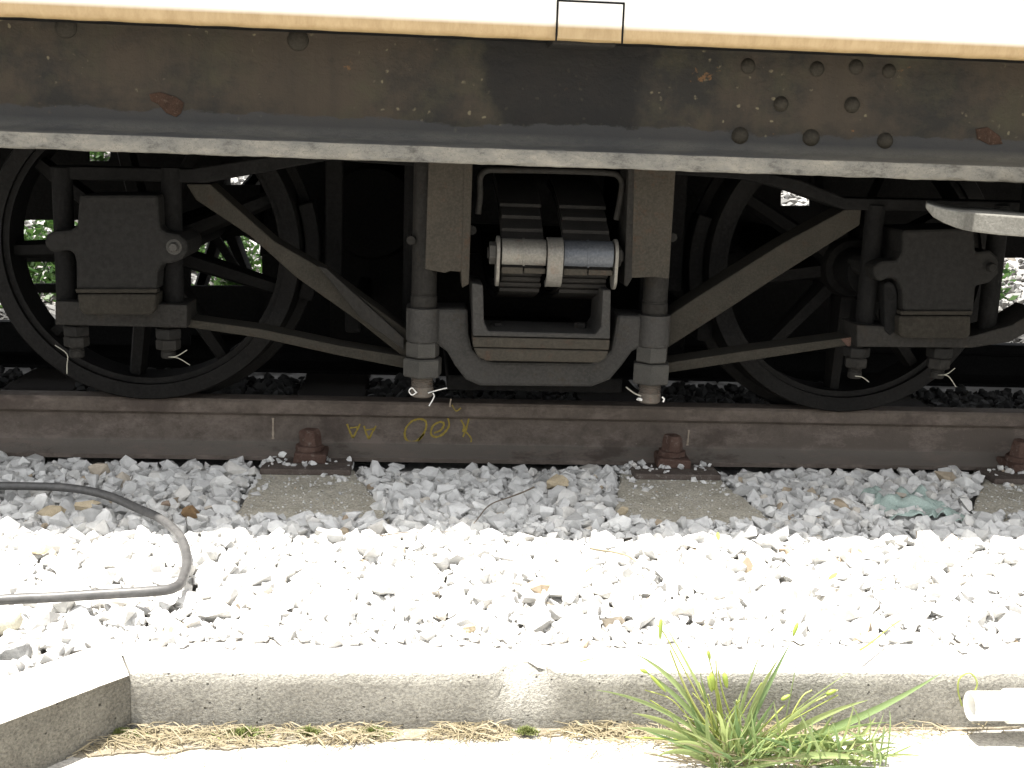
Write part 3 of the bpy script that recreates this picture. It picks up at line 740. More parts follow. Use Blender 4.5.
def studs(px, py0, py1, py2, parent, pins):
    """stud below the tie bar: nut, nut, end"""
    p0, p1, p2 = at(px, py0, Y=-.25), at(px, py1, Y=-.25), at(px, py2, Y=-.25)
    st = cyl('stud', p0.x, -.25, p2.z, p0.z+.01, .0155, M['dusty'], parent, .004)
    zz = (p0.z+p1.z)/2
    hexnut('nut', p0.x, -.25, p1.z, zz-.001, .026, M['dusty'], st, .3); hexnut('nut', p0.x, -.25, zz+.001, p0.z, .029, M['boxm'], st, .8)
    for q in pins: pinwire('split_pin', q, -.27, M['pindull'], st)
boxL = plate('axle_box', [(79, 195), (158, 195), (160, 228), (166, 232), (178, 234), (187, 241), (188, 251), (183, 259), (172, 263), (162, 264), (158, 272), (157, 290), (76, 290), (76, 262), (73, 252), (66, 250),
               (56, 253), (48, 250), (44, 243), (46, 235), (54, 231), (70, 230), (77, 226)], Yb, .17, M['boxm'], bogie, .006)
MB().prism(pxpoly([(75, 289), (157, 289), (157, 293), (76, 293)], Yb-.006), Yb-.006, Yb+.02).build('lid_lip', M['lid'], boxL, .002)
MB().prism(pxpoly([(77, 294), (156, 294), (155, 311), (150, 315), (84, 315), (79, 310)], Yb-.004), Yb-.004, Yb+.12).build('lid', M['lid'], boxL, .005)
p = at(174, 247, Y=Yb); MB().lathe([(0, -.012), (.0075, -.012), (.010, -.008), (.010, 0), (0.016, .0), (.016, .004), (0, .004)], (p.x, Yb-.001, p.z), 'y', 16, False).build('ear_bolt', M['nut'], boxL, 0, 40)
boxR = plate('axle_box', [(903, 230), (974, 228), (976, 252), (990, 250), (999, 258), (999, 274), (990, 283), (976, 286), (974, 312), (903, 312), (902, 290), (898, 280), (889, 278), (880, 282),
               (874, 276), (874, 266), (881, 261), (897, 260), (902, 252)], Yb, .17, M['boxm'], bogie, .006)
MB().prism(pxpoly([(901, 311), (973, 311), (972, 315), (901, 315)], Yb-.006), Yb-.006, Yb+.02).build('lid_lip', M['lid'], boxR, .002)
MB().prism(pxpoly([(899, 316), (971, 316), (971, 335), (966, 339), (903, 338), (899, 334)], Yb-.004), Yb-.004, Yb+.12).build('lid', M['lid'], boxR, .005)
p = at(990, 267, Y=Yb); MB().lathe([(0, -.012), (.0075, -.012), (.010, -.008), (.010, 0), (0.016, .0), (.016, .004), (0, .004)], (p.x, Yb-.001, p.z), 'y', 16, False).build('ear_bolt', M['boxm'], boxR, 0, 40)
plate('link', [(884, 284), (889, 281), (895, 284), (898, 295), (897, 330), (891, 336), (885, 331)], -.29, .03, M['black'], boxR, .004)

# tie bars under the boxes, columns beside them
plate('tie_bar', [(55, 301), (187, 305), (187, 328), (55, 325)], -.285, .11, M['dusty'], bogie, .003)
plate('tie_bar', [(857, 325), (880, 326), (972, 336), (1012, 325), (1040, 308), (1040, 326), (1010, 342), (972, 348), (857, 347)], -.285, .11, M['dusty'], bogie, .003)
for px, y0, y1 in ((67, 168, 303), (174, 168, 306), (864, 205, 328), (985, 205, 340)):
    a, b = at(px, y0, Y=-.24), at(px, y1, Y=-.24)
    cyl('column_bolt', b.x, -.24, b.z, a.z, .021, M['black'], bogie)
studs(76, 325, 346, 357, bogie, [[(55, 345), (67, 354), (67, 365), (67, 374)]])
studs(168, 328, 349, 358, bogie, [[(187, 350), (177, 356), (168, 357)], [(190, 365), (178, 358), (168, 357)]])
studs(857, 347, 367, 378, bogie, [[(855, 376), (862, 377), (869, 382)]])
studs(940, 347, 368, 378, bogie, [[(955, 368), (947, 374), (938, 375)], [(956, 387), (948, 376), (938, 375)]])

# arch bars and diagonals
plate('arch_bar', [(50, 166), (190, 169), (300, 152), (440, 158), (440, 168), (330, 160), (206, 183), (50, 179)], -.25, .1, M['black'], bogie, .003)
plate('arch_bar', [(640, 160), (752, 170), (800, 180), (846, 198), (1060, 203), (1060, 213), (846, 210), (790, 190), (750, 180), (640, 172)], -.25, .1, M['black'], bogie, .003)
plate('diagonal_bar', [(186, 184), (210, 184), (274, 241), (321, 268), (412, 334), (412, 364), (358, 321), (297, 278), (250, 236), (196, 200)], -.235, .09, M['bar'], bogie, .003)
plate('diagonal_bar', [(862, 207), (844, 210), (783, 243), (694, 299), (655, 325), (655, 356), (722, 313), (774, 279), (860, 225)], -.235, .09, M['bar'], bogie, .003)
plate('lower_tie_rod', [(186, 319), (260, 329), (341, 346), (408, 357), (408, 369), (341, 356), (260, 338), (186, 327)], -.245, .08, M['bar'], bogie, .002)
plate('lower_tie_rod', [(862, 335), (851, 337), (760, 349), (660, 364), (660, 374), (760, 359), (851, 345), (862, 344)], -.245, .08, M['bar'], bogie, .002)
plate('brake_lever', [(318, 266), (326, 268), (404, 338), (404, 350), (360, 318)], -.262, .02, M['dusty'], bogie, .002)
mb = MB(); mb.add(*[ [at(841, 339, Y=-.248), at(852, 337, Y=-.248), at(854, 345, Y=-.248), at(848, 347, Y=-.248)], [(0, 1, 2, 3)] ]).build('rust_spot', M['rust'], bogie)

# hanger yoke, column brackets, rods
plate('hanger_yoke', [(406, 309), (468, 309), (469, 335), (473, 350), (482, 359), (494, 362), (590, 363), (602, 360), (611, 350), (614, 335), (617, 315), (667, 317), (667, 347), (641, 347), (632, 352), (622, 366),
               (610, 380), (592, 387), (480, 386), (466, 380), (455, 366), (447, 352), (436, 344), (406, 342)], -.275, .11, M['grey'], bogie, .007)
for px, y0, y1, nm in ((423, 308, 343, 0), (653, 315, 348, 1)):
    a, b = at(px, y0, Y=-.27), at(px, y1, Y=-.27)
    cyl('yoke_boss', b.x, -.262, b.z, a.z, .036, M['grey'], bogie)
    t_, b_ = at(px+(3 if nm else 4), 160, Y=-.262), b
    rod = cyl('hanger_rod', b.x, -.262, a.z-.01, t_.z, .027, M['dusty'], bogie)
    th = cyl('rod_thread', b.x, -.262, a.z, at(px, y0-14, Y=-.27).z, .0285, M['dusty'], rod, .004)
    z1, z2, z3, z4 = [at(px, v, Y=-.29).z for v in ((343, 359, 378, 399) if nm == 0 else (347, 364, 385, 405))]
    hexnut('nut', b.x, -.262, z2+.001, z1, .037, M['nut'], rod, .25); hexnut('nut', b.x, -.262, z3, z2-.001, .044, M['nut'], rod, .35)
    cyl('rod_end', b.x, -.262, z4, z3+.002, .0245, M['thread'], rod, .0045)
    if nm == 0:
        pinwire('split_pin', [(416, 392), (412, 388), (409, 391), (412, 395), (417, 392)], -.288, M['pin'], rod, .0015)
        pinwire('split_pin', [(428, 393), (438, 390), (447, 388)], -.288, M['pin'], rod, .0015); pinwire('split_pin', [(433, 393), (434, 397), (429, 406)], -.288, M['pin'], rod, .0015)
    else:
        pinwire('split_pin', [(641, 399), (637, 399), (642, 400)], -.288, M['pin'], rod, .0028); pinwire('split_pin', [(662, 397), (664, 399), (663, 402)], -.288, M['pin'], rod, .0022)
        pinwire('split_pin', [(626, 387), (634, 393), (641, 396)], -.288, M['pindull'], rod, .0018)
br = plate('column_bracket', [(429, 150), (466, 150), (463, 272), (450, 271), (445, 273), (434, 271), (425, 269)], -.325, .008, M['brown'], bogie, .002)
plate('bracket_flange', [(464, 150), (473, 150), (469, 284), (462, 288), (461, 271)], -.3265, .10, M['brown'], br, .002)
br = plate('column_bracket', [(634, 150), (677, 150), (669, 279), (655, 277), (630, 278)], -.325, .008, M['brown'], bogie, .002)
plate('bracket_flange', [(629, 150), (635, 150), (632, 279), (627, 287), (624, 285)], -.3265, .10, M['dusty'], br, .002)
for px, py in ((411, 240), (472, 230), (672, 237)):
    a = at(px, py, Y=-.28); MB().tube([(a.x, -.29, a.z), (a.x, -.27, a.z+.0001)], .010, 8).build('bracket_bolt', M['dusty'], bogie, .001)
# spring seat, three plates deep
st = plate('spring_seat', [(472, 283), (483, 285), (484, 322), (488, 331), (596, 334), (601, 327), (603, 290), (611, 290), (610, 339), (473, 336)], -.335, .16, M['grey'], bogie, .003)
plate('packing_plate', [(473, 337), (610, 340), (609, 350), (473, 347)], -.334, .155, M['brown'], st, .002)
plate('packing_plate', [(473.5, 348), (609, 351), (606, 358), (600, 363), (486, 361), (478, 357)], -.336, .155, M['brown'], st, .004)
for px in (497, 581):
    a = at(px, 334, Y=-.27); hexnut('seat_bolt', a.x, -.25, a.z-.005, a.z+.022, .014, M['dusty'], st, .2)
# safety loop
P = [at(a, b, Y=-.30) for a, b in ((478, 214), (480, 195), (480, 178), (486, 171), (500, 170), (560, 171), (608, 173), (618, 176), (622, 184), (620, 200), (616, 220))]
MB().tube(spline(P, 5), .0065, 8).build('safety_loop', M['dusty'], bogie, 0, 60)

# elliptic leaf springs lying across the track: two pairs side by side
ex0, ex1 = at(501, 258, Y=-.34).x, at(613, 258, Y=-.34).x
ez = at(556, 257, Y=-.34).z
YE = -.345; YC = .12
def leaf_pack(x0, x1, up, nleaf, name, mat):
    mb = MB(); th = .0078
    for k in range(nleaf):
        ya = YE+.006+(.034*k if up else .016*k+.004*(k > 0)); seg = 16; vs = []; fs = []
        for i in range(seg+1):
            y = ya+(2*(YC-ya))*i/seg
            u = 1-((y-YC)/(YC-YE))**2
            z = ez + (1 if up else -1)*(.018+(.12 if up else .075)*u**.9 + (th+.0012)*k)
            inset = .0015*((k*37) % 3)
            vs += [(x0+inset, y, z-th/2), (x1-inset, y, z-th/2), (x1-inset, y, z+th/2), (x0+inset, y, z+th/2)]
        for i in range(seg):
            for j in range(4): fs.append((i*4+j, i*4+(j+1) % 4, (i+1)*4+(j+1) % 4, (i+1)*4+j))
        fs += [(0, 1, 2, 3), (seg*4+3, seg*4+2, seg*4+1, seg*4)]
        mb.add(vs, fs)
    return mb.build(name, mat, bogie, .001, 30)
wsp = ex1-ex0; c1 = ex0+wsp*.40; c2 = ex0+wsp*.545
packs = [(ex0, c1, 'silver'), (c2+.001, ex1, 'steelblue')]
for a, b, mt in packs:
    pk = leaf_pack(a, b-.004, True, 4, 'leaf_spring', M['leafm'])
    leaf_pack(a+.002, b-.003, False, 5, 'leaf_spring', M['leafm'])
    # rolled eye: a rounded hood in front
    R = .031; prof = []
    arc = [(math.cos(t)*R, math.sin(t)*R) for t in [math.radians(v) for v in range(60, 226, 11)]]
    vs = []; fs = []
    for x in (a+.0008, b-.0008):
        for (dy, dz) in arc: vs.append((x, YE+.018+dy, ez+dz+.004))
        for (dy, dz) in arc: vs.append((x, YE+.018+dy*.72, ez+dz*.72+.004))
    q = len(arc)
    for i in range(q-1):
        fs += [(i, i+1, 2*q+i+1, 2*q+i), (q+i, 2*q+q+i, 2*q+q+i+1, q+i+1), (i, q+i, q+i+1, i+1), (2*q+i, 2*q+i+1, 3*q+i+1, 3*q+i)]
    fs += [(0, 2*q, 3*q, q), (q-1, 2*q-1, 4*q-1, 3*q-1)]
    MB().add(vs, fs).build('spring_eye', M[mt], pk, .001, 35)
    cm = (a+b)/2; bd = MB()
    for x, w_ in ((cm, .0022), (cm+.0035, .0008)):
        n0 = [(YE+.018+math.cos(math.radians(v))*(R+.0016), ez+.004+math.sin(math.radians(v))*(R+.0016)) for v in range(60, 226, 11)]
        n1 = [(YE+.018+math.cos(math.radians(v))*(R-.002), ez+.004+math.sin(math.radians(v))*(R-.002)) for v in range(60, 226, 11)]
        L_ = n0+n1[::-1]; q2 = len(L_)
        if w_ > .001: bd.add([(x-w_, y, z) for y, z in L_]+[(x+w_, y, z) for y, z in L_], [(i, (i+1) % q2, q2+(i+1) % q2, q2+i) for i in range(q2)]+[(i, i+1, q2-2-i, q2-1-i) for i in range(len(n0)-1)]+[(q2+i, q2+q2-1-i, q2+q2-2-i, q2+i+1) for i in range(len(n0)-1)])
    bd.build('spring_bead', M[mt], pk, 0, 35)
    MB().box(a+.001, cm-.001, YE-.006, YE+.03, ez-.036, ez-.0225).box(cm+.001, b-.001, YE-.0055, YE+.03, ez-.035, ez-.0235).build('leaf_end', M['brown'], pk, .002)
def ring(name, x0, x1, r, mat, dz=0):
    return MB().lathe([(0, x0), (r, x0), (r+.0006, (x0+x1)/2), (r, x1), (0, x1)], (0, YE+.018, ez+.004+dz), 'x', 36, False).build(name, mat, bogie, 0, 35)
cr = MB()
vs = []; 
P = []
for tdeg in range(70, 300, 10):
    t = math.radians(tdeg); P.append((YE+.016+math.cos(t)*.038, ez+.004+math.sin(t)*(.036 if tdeg < 180 else .068)))
vs = [(x, y, z) for x in (c1+.001, c2) for y, z in P] + [(x, YE+.022+(y-YE-.018)*.8, ez+(z-ez)*.86) for x in (c1+.001, c2) for y, z in P]
q = len(P); fs = []
for i in range(q-1): fs += [(i, i+1, q+i+1, q+i), (2*q+i, 3*q+i, 3*q+i+1, 2*q+i+1), (i, 2*q+i, 2*q+i+1, i+1), (q+i, q+i+1, 3*q+i+1, 3*q+i)]
fs += [(0, q, 3*q, 2*q), (q-1, 3*q-1, 4*q-1, 2*q-1)]
cr.add(vs, fs).build('spring_clasp', M['silver'], bogie, .001, 35)
def shackle(x0, x1, mat):
    o_ = [(YE+.018+math.cos(math.radians(v))*.034, ez+.006+math.sin(math.radians(v))*.034) for v in range(0, 181, 15)] + [(YE+.018+math.cos(math.radians(v))*.030, ez-.040+math.sin(math.radians(v))*.026) for v in range(180, 361, 15)]
    q_ = len(o_)
    MB().add([(x, y, z) for x in (x0, x1) for y, z in o_], [(i, (i+1) % q_, q_+(i+1) % q_, q_+i) for i in range(q_)]+[tuple(range(q_)), tuple(range(q_, 2*q_))]).build('shackle_plate', mat, bogie, .001, 35)
shackle(ex0-.010, ex0-.003, M['silver']); shackle(ex1+.002, ex1+.009, M['silver'])
ring('spring_pin', ex0-.028, ex1+.022, .012, M['dusty'])
def xnut(x0, x1, r, mat):
    vs = [(x, YE+.018+r*math.cos(.3+math.pi/3*k), ez+.004+r*math.sin(.3+math.pi/3*k)) for x in (x0, x1) for k in range(6)]
    MB().add(vs, [(k, (k+1) % 6, 6+(k+1) % 6, 6+k) for k in range(6)]+[tuple(range(6)), tuple(range(6, 12))]).build('pin_nut', mat, bogie, .0015)
xnut(ex0-.024, ex0-.010, .024, M['nut']); xnut(ex1+.009, ex1+.018, .022, M['dusty'])

# the bulk behind: bolster, spring plank, transoms, brake gear, added blocker plates
MB().box(bg_c-.17, bg_c+.17, .05, 1.02, .56, .72).build('bolster', M['black'], bogie, .01)
MB().box(bg_c-.20, bg_c+.20, -.17, 1.24, .20, .235).build('spring_plank', M['black'], bogie, .005)
for s in (-1, 1):
    MB().box(bg_c+s*.27-.035, bg_c+s*.27+.035, -.12, 1.19, .34, .735).build('transom', M['black'], bogie, .01)
    x0 = bg_c+s*.40; MB().box(min(x0, x0+s*.04), max(x0, x0+s*.04), -.02, 1.09, .30, .36).build('brake_beam', M['black'], bogie, .01)
    for y in (-.04, 1.03):
        cx = wx[0] if s < 0 else wx[1]; a0 = 0 if s < 0 else math.pi; pts = []
        for k in range(9):
            a = a0+(-.30+.6*k/8)*(1 if s < 0 else -1); pts.append((cx+(WR+.006)*math.cos(a), AZ+(WR+.006)*math.sin(a)))
        for k in range(8, -1, -1):
            a = a0+(-.30+.6*k/8)*(1 if s < 0 else -1); pts.append((cx+(WR+.04)*math.cos(a), AZ+(WR+.04)*math.sin(a)))
        sh = MB().prism(pts, y, y+.08).build('brake_shoe', M['wheel'], bogie, .004)
        hx = cx-s*(WR+.07); MB().box(hx-.02, hx+.02, y+.02, y+.06, .42, .78).build('brake_hanger', M['black'], bogie, .004)
# vacuum cylinder and lever box between the transoms' outer sides and the wheels
for s in (-1, 1):
    c = bg_c+s*.40
    MB().lathe([(0, 0), (.12, 0), (.13, .02), (.13, .30), (.12, .32), (0, .32)], (c, .50, .55), 'y', 32, False).build('brake_cylinder', M['black'], bogie, 0, 40)
    MB().box(c-.12, c+.12, .62, .66, .16, .56).build('brake_frame', M['black'], bogie, .005)
def pane(name, rects, Y=.80):
    mb = MB()
    for i, (x0, y0, x1, y1) in enumerate(rects):
        mb.prism(pxpoly([(x0, y0), (x1, y0), (x1, y1), (x0, y1)], Y), Y+.002*(i % 3), Y+.02+.002*(i % 3))
    return mb.build(name, M['black'], bogie)
# added dark plates and box that hide the sunlit ground beyond, with openings left
pane('blocker_plate', [(-160, 120, 88, 220), (86, 161, 224, 236), (110, 118, 222, 163), (220, 185, 264, 236), (222, 110, 262, 171)])
pane('blocker_plate', [(260, 115, 781, 256), (734, 206, 1100, 258), (778, 112, 812, 187), (811, 112, 1100, 208)])
pane('blocker_box', [(262, 254, 738, 345)], .78)
pane('blocker_plate', [(736, 274, 984, 352), (762, 257, 990, 276)], .84)
pane('blocker_plate', [(186, 286, 264, 335), (56, 234, 190, 345), (-160, 322, 60, 352), (-160, 284, 60, 293), (-160, 249, 60, 262)], .84)
p = [(207, 232), (216, 232), (243, 272), (236, 276)]
MB().prism(pxpoly(p, .86), .86, .88).build('blocker_strut', M['black'], bogie)  # added dark strut across the opening, same purpose
for cx in wx: MB().box(cx-.06, cx+.06, 1.20, 1.40, .43, .55).build('far_axle_box', M['black'], bogie, .01)

# ------------------------------------------------------------------ small things on the ballast
P = [at(a, b, Z=.028) for a, b in ((-260, 492), (-120, 488), (-20, 486), (60, 488), (110, 497), (152, 514), (176, 532), (186, 552), (185, 572), (176, 587), (150, 592), (80, 596), (-20, 602), (-200, 612))]
tag(MB().tube([p+Vector((0, 0, .006*noise.noise(p*6))) for p in spline(P, 8)], .0085, 14).build('hose', M['hose'], None, 0, 60), 'grey rubber hose looped on the ballast at the left', 'hose')
def rock(px, py, r, mat, label, z=.012, name='stone', sq=(1, .8, .7), smooth=0):
    c = at(px, py, Z=z); rr = random.Random(px*7+py)
    bm = bmesh.new()
    if smooth: bmesh.ops.create_icosphere(bm, subdivisions=3, radius=1)
    else:
        for _ in range(16):
            v = Vector((rr.gauss(0, 1), rr.gauss(0, 1), rr.gauss(0, 1))).normalized(); bm.verts.new(v)
        g_ = bmesh.ops.convex_hull(bm, input=bm.verts)
        bmesh.ops.subdivide_edges(bm, edges=bm.edges, cuts=2, use_grid_fill=True)
    for v in bm.verts:
        f = 1+.12*noise.noise(v.co*1.7+Vector((px, 0, 0)))+.05*noise.noise(v.co*6)
        v.co = Vector((v.co.x*sq[0], v.co.y*sq[1], v.co.z*sq[2]))*r*f + c
    me = bpy.data.meshes.new(name); bm.to_mesh(me); bm.free()
    o = link(name, me, mat, None, 0, 60 if smooth else None); tag(o, label, 'stone'); return o
tanst = grimy('tan_stone', (.33, .27, .18), (.42, .35, .24), rough=.9, scale=40); cobm = grimy('cream_cobble', (.34, .32, .25), (.42, .40, .32), rough=.8, scale=30)
ruststone = grimy('rusty_brown_stone', (.16, .09, .04), (.28, .18, .09), rough=.95, scale=50, bs=.9); dkst = grimy('dark_grey_stone', (.16, .16, .16), (.3, .3, .29), rough=.9, scale=50)
rock(4, 621, .026, cobm, 'smooth round cream cobble below the hose at the left edge', .015, 'cobble', (1, .9, .85), 1)
rock(10, 652, .034, dkst, 'dark grey broken stone at the left edge below the round cobble', .005)
rock(192, 511, .022, ruststone, 'rusty brown stone right of the bend of the hose', .012)
rock(166, 504, .011, grimy('brown_pebble', (.2, .15, .11), (.26, .2, .15), rough=.9), 'small round brown pebble beside the hose bend', .014)
rock(52, 512, .032, tanst, 'flat tan stone inside the loop of the hose', .008, sq=(1, .7, .45))
rock(88, 506, .026, tanst, 'long tan stone touching the upper run of the hose', .012, sq=(1.1, .6, .5))
rock(42, 549, .024, tanst, 'tan wedge stone near the middle of the hose loop', .012, sq=(1, .7, .5))
rock(557, 483, .030, tanst, 'large yellowish stone near the rail below the springs', .012)
rock(622, 510, .015, tanst, 'ochre stone at the left end of the right sleeper', .012)
rock(283, 455, .011, M['stone'], 'small pale stone beside the left rusty bolt', .035, sq=(1, .8, .8))
rock(468, 628, .013, tanst, 'small tan stone in the sunlit ballast', .012)
# teal rag
rr = random.Random(3); nx, ny = 28, 20; vs = []
a0 = at(890, 513, Z=.014); a1 = at(932, 489, Z=.014)
for j in range(ny+1):
    for i in range(nx+1):
        u, v = i/nx, j/ny; x = a0.x+(a1.x-a0.x)*u+.02*noise.noise(Vector((v*3, 1, 0))); y = a0.y+(a1.y-a0.y)*v+.03*noise.noise(Vector((u*3, 5, 0)))
        h = .012+.020*noise.noise(Vector((u*3.0, v*3.0, 1)))+.010*noise.noise(Vector((u*8+v*4, v*5, 2)))+.006*math.sin(u*26+6*noise.noise(Vector((u*2, v*3, 4))))
        h -= .02*max(0, abs(u-.5)*2-.7)/.3
        vs.append((x, y, h))
rag = MB().add(vs, [(j*(nx+1)+i, j*(nx+1)+i+1, (j+1)*(nx+1)+i+1, (j+1)*(nx+1)+i) for j in range(ny) for i in range(nx)]).build('rag', M['cloth'], None, 0, 80)
tag(rag, 'crumpled pale teal rag lying on shaded ballast at the right', 'rag'); so_ = rag.modifiers.new('solid', 'SOLIDIFY'); so_.thickness = .0015
# twigs
def twig(pts, r, label, mat=None):
    P = [at(a, b, Z=.026) for a, b in pts]; P = [p+Vector((0, 0, .008*noise.noise(p*9))) for p in spline(P, 6)]
    n = len(P); o = MB().tube(P, [r*(1-.6*i/n) for i in range(n)], 6).build('twig', mat or M['twig'], None, 0, 60); tag(o, label, 'twig')
twig([(534, 488), (508, 497), (487, 508), (474, 524)], .0022, 'thin curved dark twig on the shaded ballast between the sleepers')
twig([(590, 549), (612, 553), (628, 558), (636, 563)], .0028, 'short brown twig at the edge of the shadow', M['straw'])
twig([(636, 563), (650, 590), (658, 612)], .0012, 'thin pale stem leading down to the grass tuft', M['straw'])
twig([(380, 536), (410, 532), (452, 530)], .0014, 'straight thin twig on the ballast left of centre')
twig([(860, 650), (882, 633), (902, 617)], .0016, 'thin stem lying on bright gravel right of the grass', M['stalk'])
def leafbit(px, py, ln, wd, ang, label, mat):
    c = at(px, py, Z=.028); d = Vector((math.cos(ang), math.sin(ang), .25)).normalized(); q = Vector((-d.y, d.x, 0)).normalized()
    vs = []
    for i in range(7):
        t = i/6; ww = wd*math.sin(math.pi*min(1, t*.9+.06)); p = c+d*(ln*(t-.5)); vs += [p-q*ww, p+Vector((0, 0, -.0015)), p+q*ww]
    fs = []
    for i in range(6):
        for j in range(2): fs.append((i*3+j, i*3+j+1, (i+1)*3+j+1, (i+1)*3+j))
    o = MB().add(vs, fs).build('leaf', mat, None, 0, 80); tag(o, label, 'leaf', 'small green leaves fallen on the ballast')
leafbit(718, 536, .03, .004, 1.4, 'tiny green leaf standing at the shadow edge above the grass tuft', M['seed'])
leafbit(833, 576, .03, .005, .7, 'tiny yellow green leaf on bright gravel right of centre', M['seed'])
leafbit(884, 589, .016, .003, .1, 'tiniest green leaf far right on the bright gravel', M['seed'])
leafbit(586, 660, .022, .003, .05, 'tiny yellow green leaf on the kerb left of the grass tuft', M['seed'])

# ------------------------------------------------------------------ pavement dressing
def strand_cloud(name, n, fx_, mat, label, lo=.02, hi=.06, r=.0008, zup=.012, cat='dry grass'):
    mb = MB(); rr = random.Random(n)
    for _ in range(n):
        x, y = fx_(rr); a = rr.uniform(0, math.pi); l = rr.uniform(lo, hi); z = -.088+rr.random()**2*zup
        d = Vector((math.cos(a), math.sin(a)*.6, rr.uniform(-.1, .25))); p = Vector((x, y, z)); bend = Vector((rr.gauss(0, 1), rr.gauss(0, 1), 0))*l*.12
        mb.tube([p-d*l*.5, p+bend+Vector((0, 0, .003)), p+d*l*.5], [r, r, r*.4], 3)
    return tag(mb.build(name, mat), label, cat, kind='stuff')
xl, xr = at(70, 755, Z=-.09).x, at(640, 745, Z=-.09).x
def f1(rr):
    x = xl+(xr-xl)*rr.random()**1.5
    while noise.noise(Vector((x*11, 0, 0))) < rr.uniform(-.32, .30): x = xl+(xr-xl)*rr.random()**1.5
    t = (x-xl)/(xr-xl)
    return x, KF-.004-rr.random()**1.3*(.055-.035*t)
edge = [(xl-.02, KF-.075), (xl+.15, KF-.06), (xl+.3, KF-.042), (xl+.42, KF-.034), (xl+.6, KF-.02), (xr, KF-.010), (xr+.6, KF-.006)]
ragged = []
for (ax, ay), (bx, by) in zip(edge, edge[1:]):
    for k in range(24):
        x = ax+(bx-ax)*k/24; ragged.append((x, min(ay+(by-ay)*k/24+.012*noise.noise(Vector((x*22, 0, 0)))+.006*noise.noise(Vector((x*90, 2, 0))), KF-.003)))
tag(MB().slab([(xl-.05, KF+.003)]+ragged+[(xr+.6, KF+.003)], -.12, -.0872).build('soil_strip', M['soil']), kind='structure')
strand_cloud('dry_grass_litter', 900, f1, M['straw'], 'fine broken straw and chaff at the foot of the kerb', .004, .022, .0006, .006)
strand_cloud('dry_grass_litter', 160, lambda rr: (xl+(xr-xl)*rr.random(), KF-.02-abs(rr.gauss(0, .035))), M['straw'], 'loose straw bits scattered on the pale pavement', .008, .04, .0006, .004)
strand_cloud('dry_grass_litter', 900, f1, M['straw'], 'dry straw lying along the foot of the kerb at the left')
xg = at(725, 750, Z=-.09).x
strand_cloud('dry_grass_litter', 600, lambda rr: (xg+rr.gauss(.02, .10), KF-.005-abs(rr.gauss(0, .035))), M['straw'], 'dry straw under the green grass tuft')
strand_cloud('dry_grass_litter', 60, lambda rr: (at(905, 750, Z=-.09).x+rr.gauss(0, .12), KF-.005-abs(rr.gauss(0, .01))), M['straw'], 'few dry strands near the plastic pipe')
for px, py, s, lab in ((245, 739, .022, 'moss clump below the joint of the kerb stones'), (305, 748, .012, 'small moss clump left of centre in the straw'), (372, 744, .016, 'moss clump below the long kerb stone'), (527, 738, .011, 'small moss clump below the chipped kerb edge'), (115, 742, .018, 'moss clump in the corner of the two kerb stones')):
    c = at(px, py, Z=-.085); mb = MB(); rr = random.Random(px)
    s *= 1.5; c.y = KF-.02
    for _ in range(300):
        a = rr.uniform(0, 6.28); q = abs(rr.gauss(0, .45))*s; p = Vector((c.x+math.cos(a)*q*1.4, min(c.y+math.sin(a)*q*.5, KF-.003), -.084)); h = .008*max(0, 1-q/s)+.003
        t = p+Vector((rr.gauss(0, .004), rr.gauss(0, .004), h)); wv = Vector((rr.gauss(0, 1), rr.gauss(0, 1), 0)).normalized()*.0018
        mb.add([p-wv, p+wv, t], [(0, 1, 2)])
    tag(mb.build('moss_clump', M['moss']), lab, 'moss', 'moss clumps along the kerb')

# grass tuft
gb = at(724, 762, Z=-.088); YG = gb.y
tuft = empty('grass_tuft', gb, 'green grass tuft with seed heads growing at the foot of the kerb', 'grass')
blades = MB(); stalks = MB()
def blade(mb, base, tip, wd, bend, seg=9, tw=0.5, up=.0):
    mid = (base+tip)*.5+bend; vs = []; fs = []
    for i in range(seg+1):
        t = i/seg; p = base*(1-t)**2+mid*2*t*(1-t)+tip*t*t
        d = (mid-base)*(1-t)+(tip-mid)*t; d.normalize()
        v_ = (CAM-p).normalized(); q = d.cross(Vector((math.sin(tw*3), -1, math.cos(tw*5)*.4))).normalized()
        ww = wd*(.55+.6*t if t < .4 else (.79*(1-((t-.4)/.6)**1.8)))
        ww = max(ww, .0002); vs += [p-q*ww, p+d.cross(q)*ww*.35, p+q*ww]
    for i in range(seg):
        for j in range(2): fs.append((i*3+j, i*3+j+1, (i+1)*3+j+1, (i+1)*3+j))
    mb.add(vs, fs)
def PG(px, py, dy=0): return at(px, py, Y=YG+dy)
rr = random.Random(11)
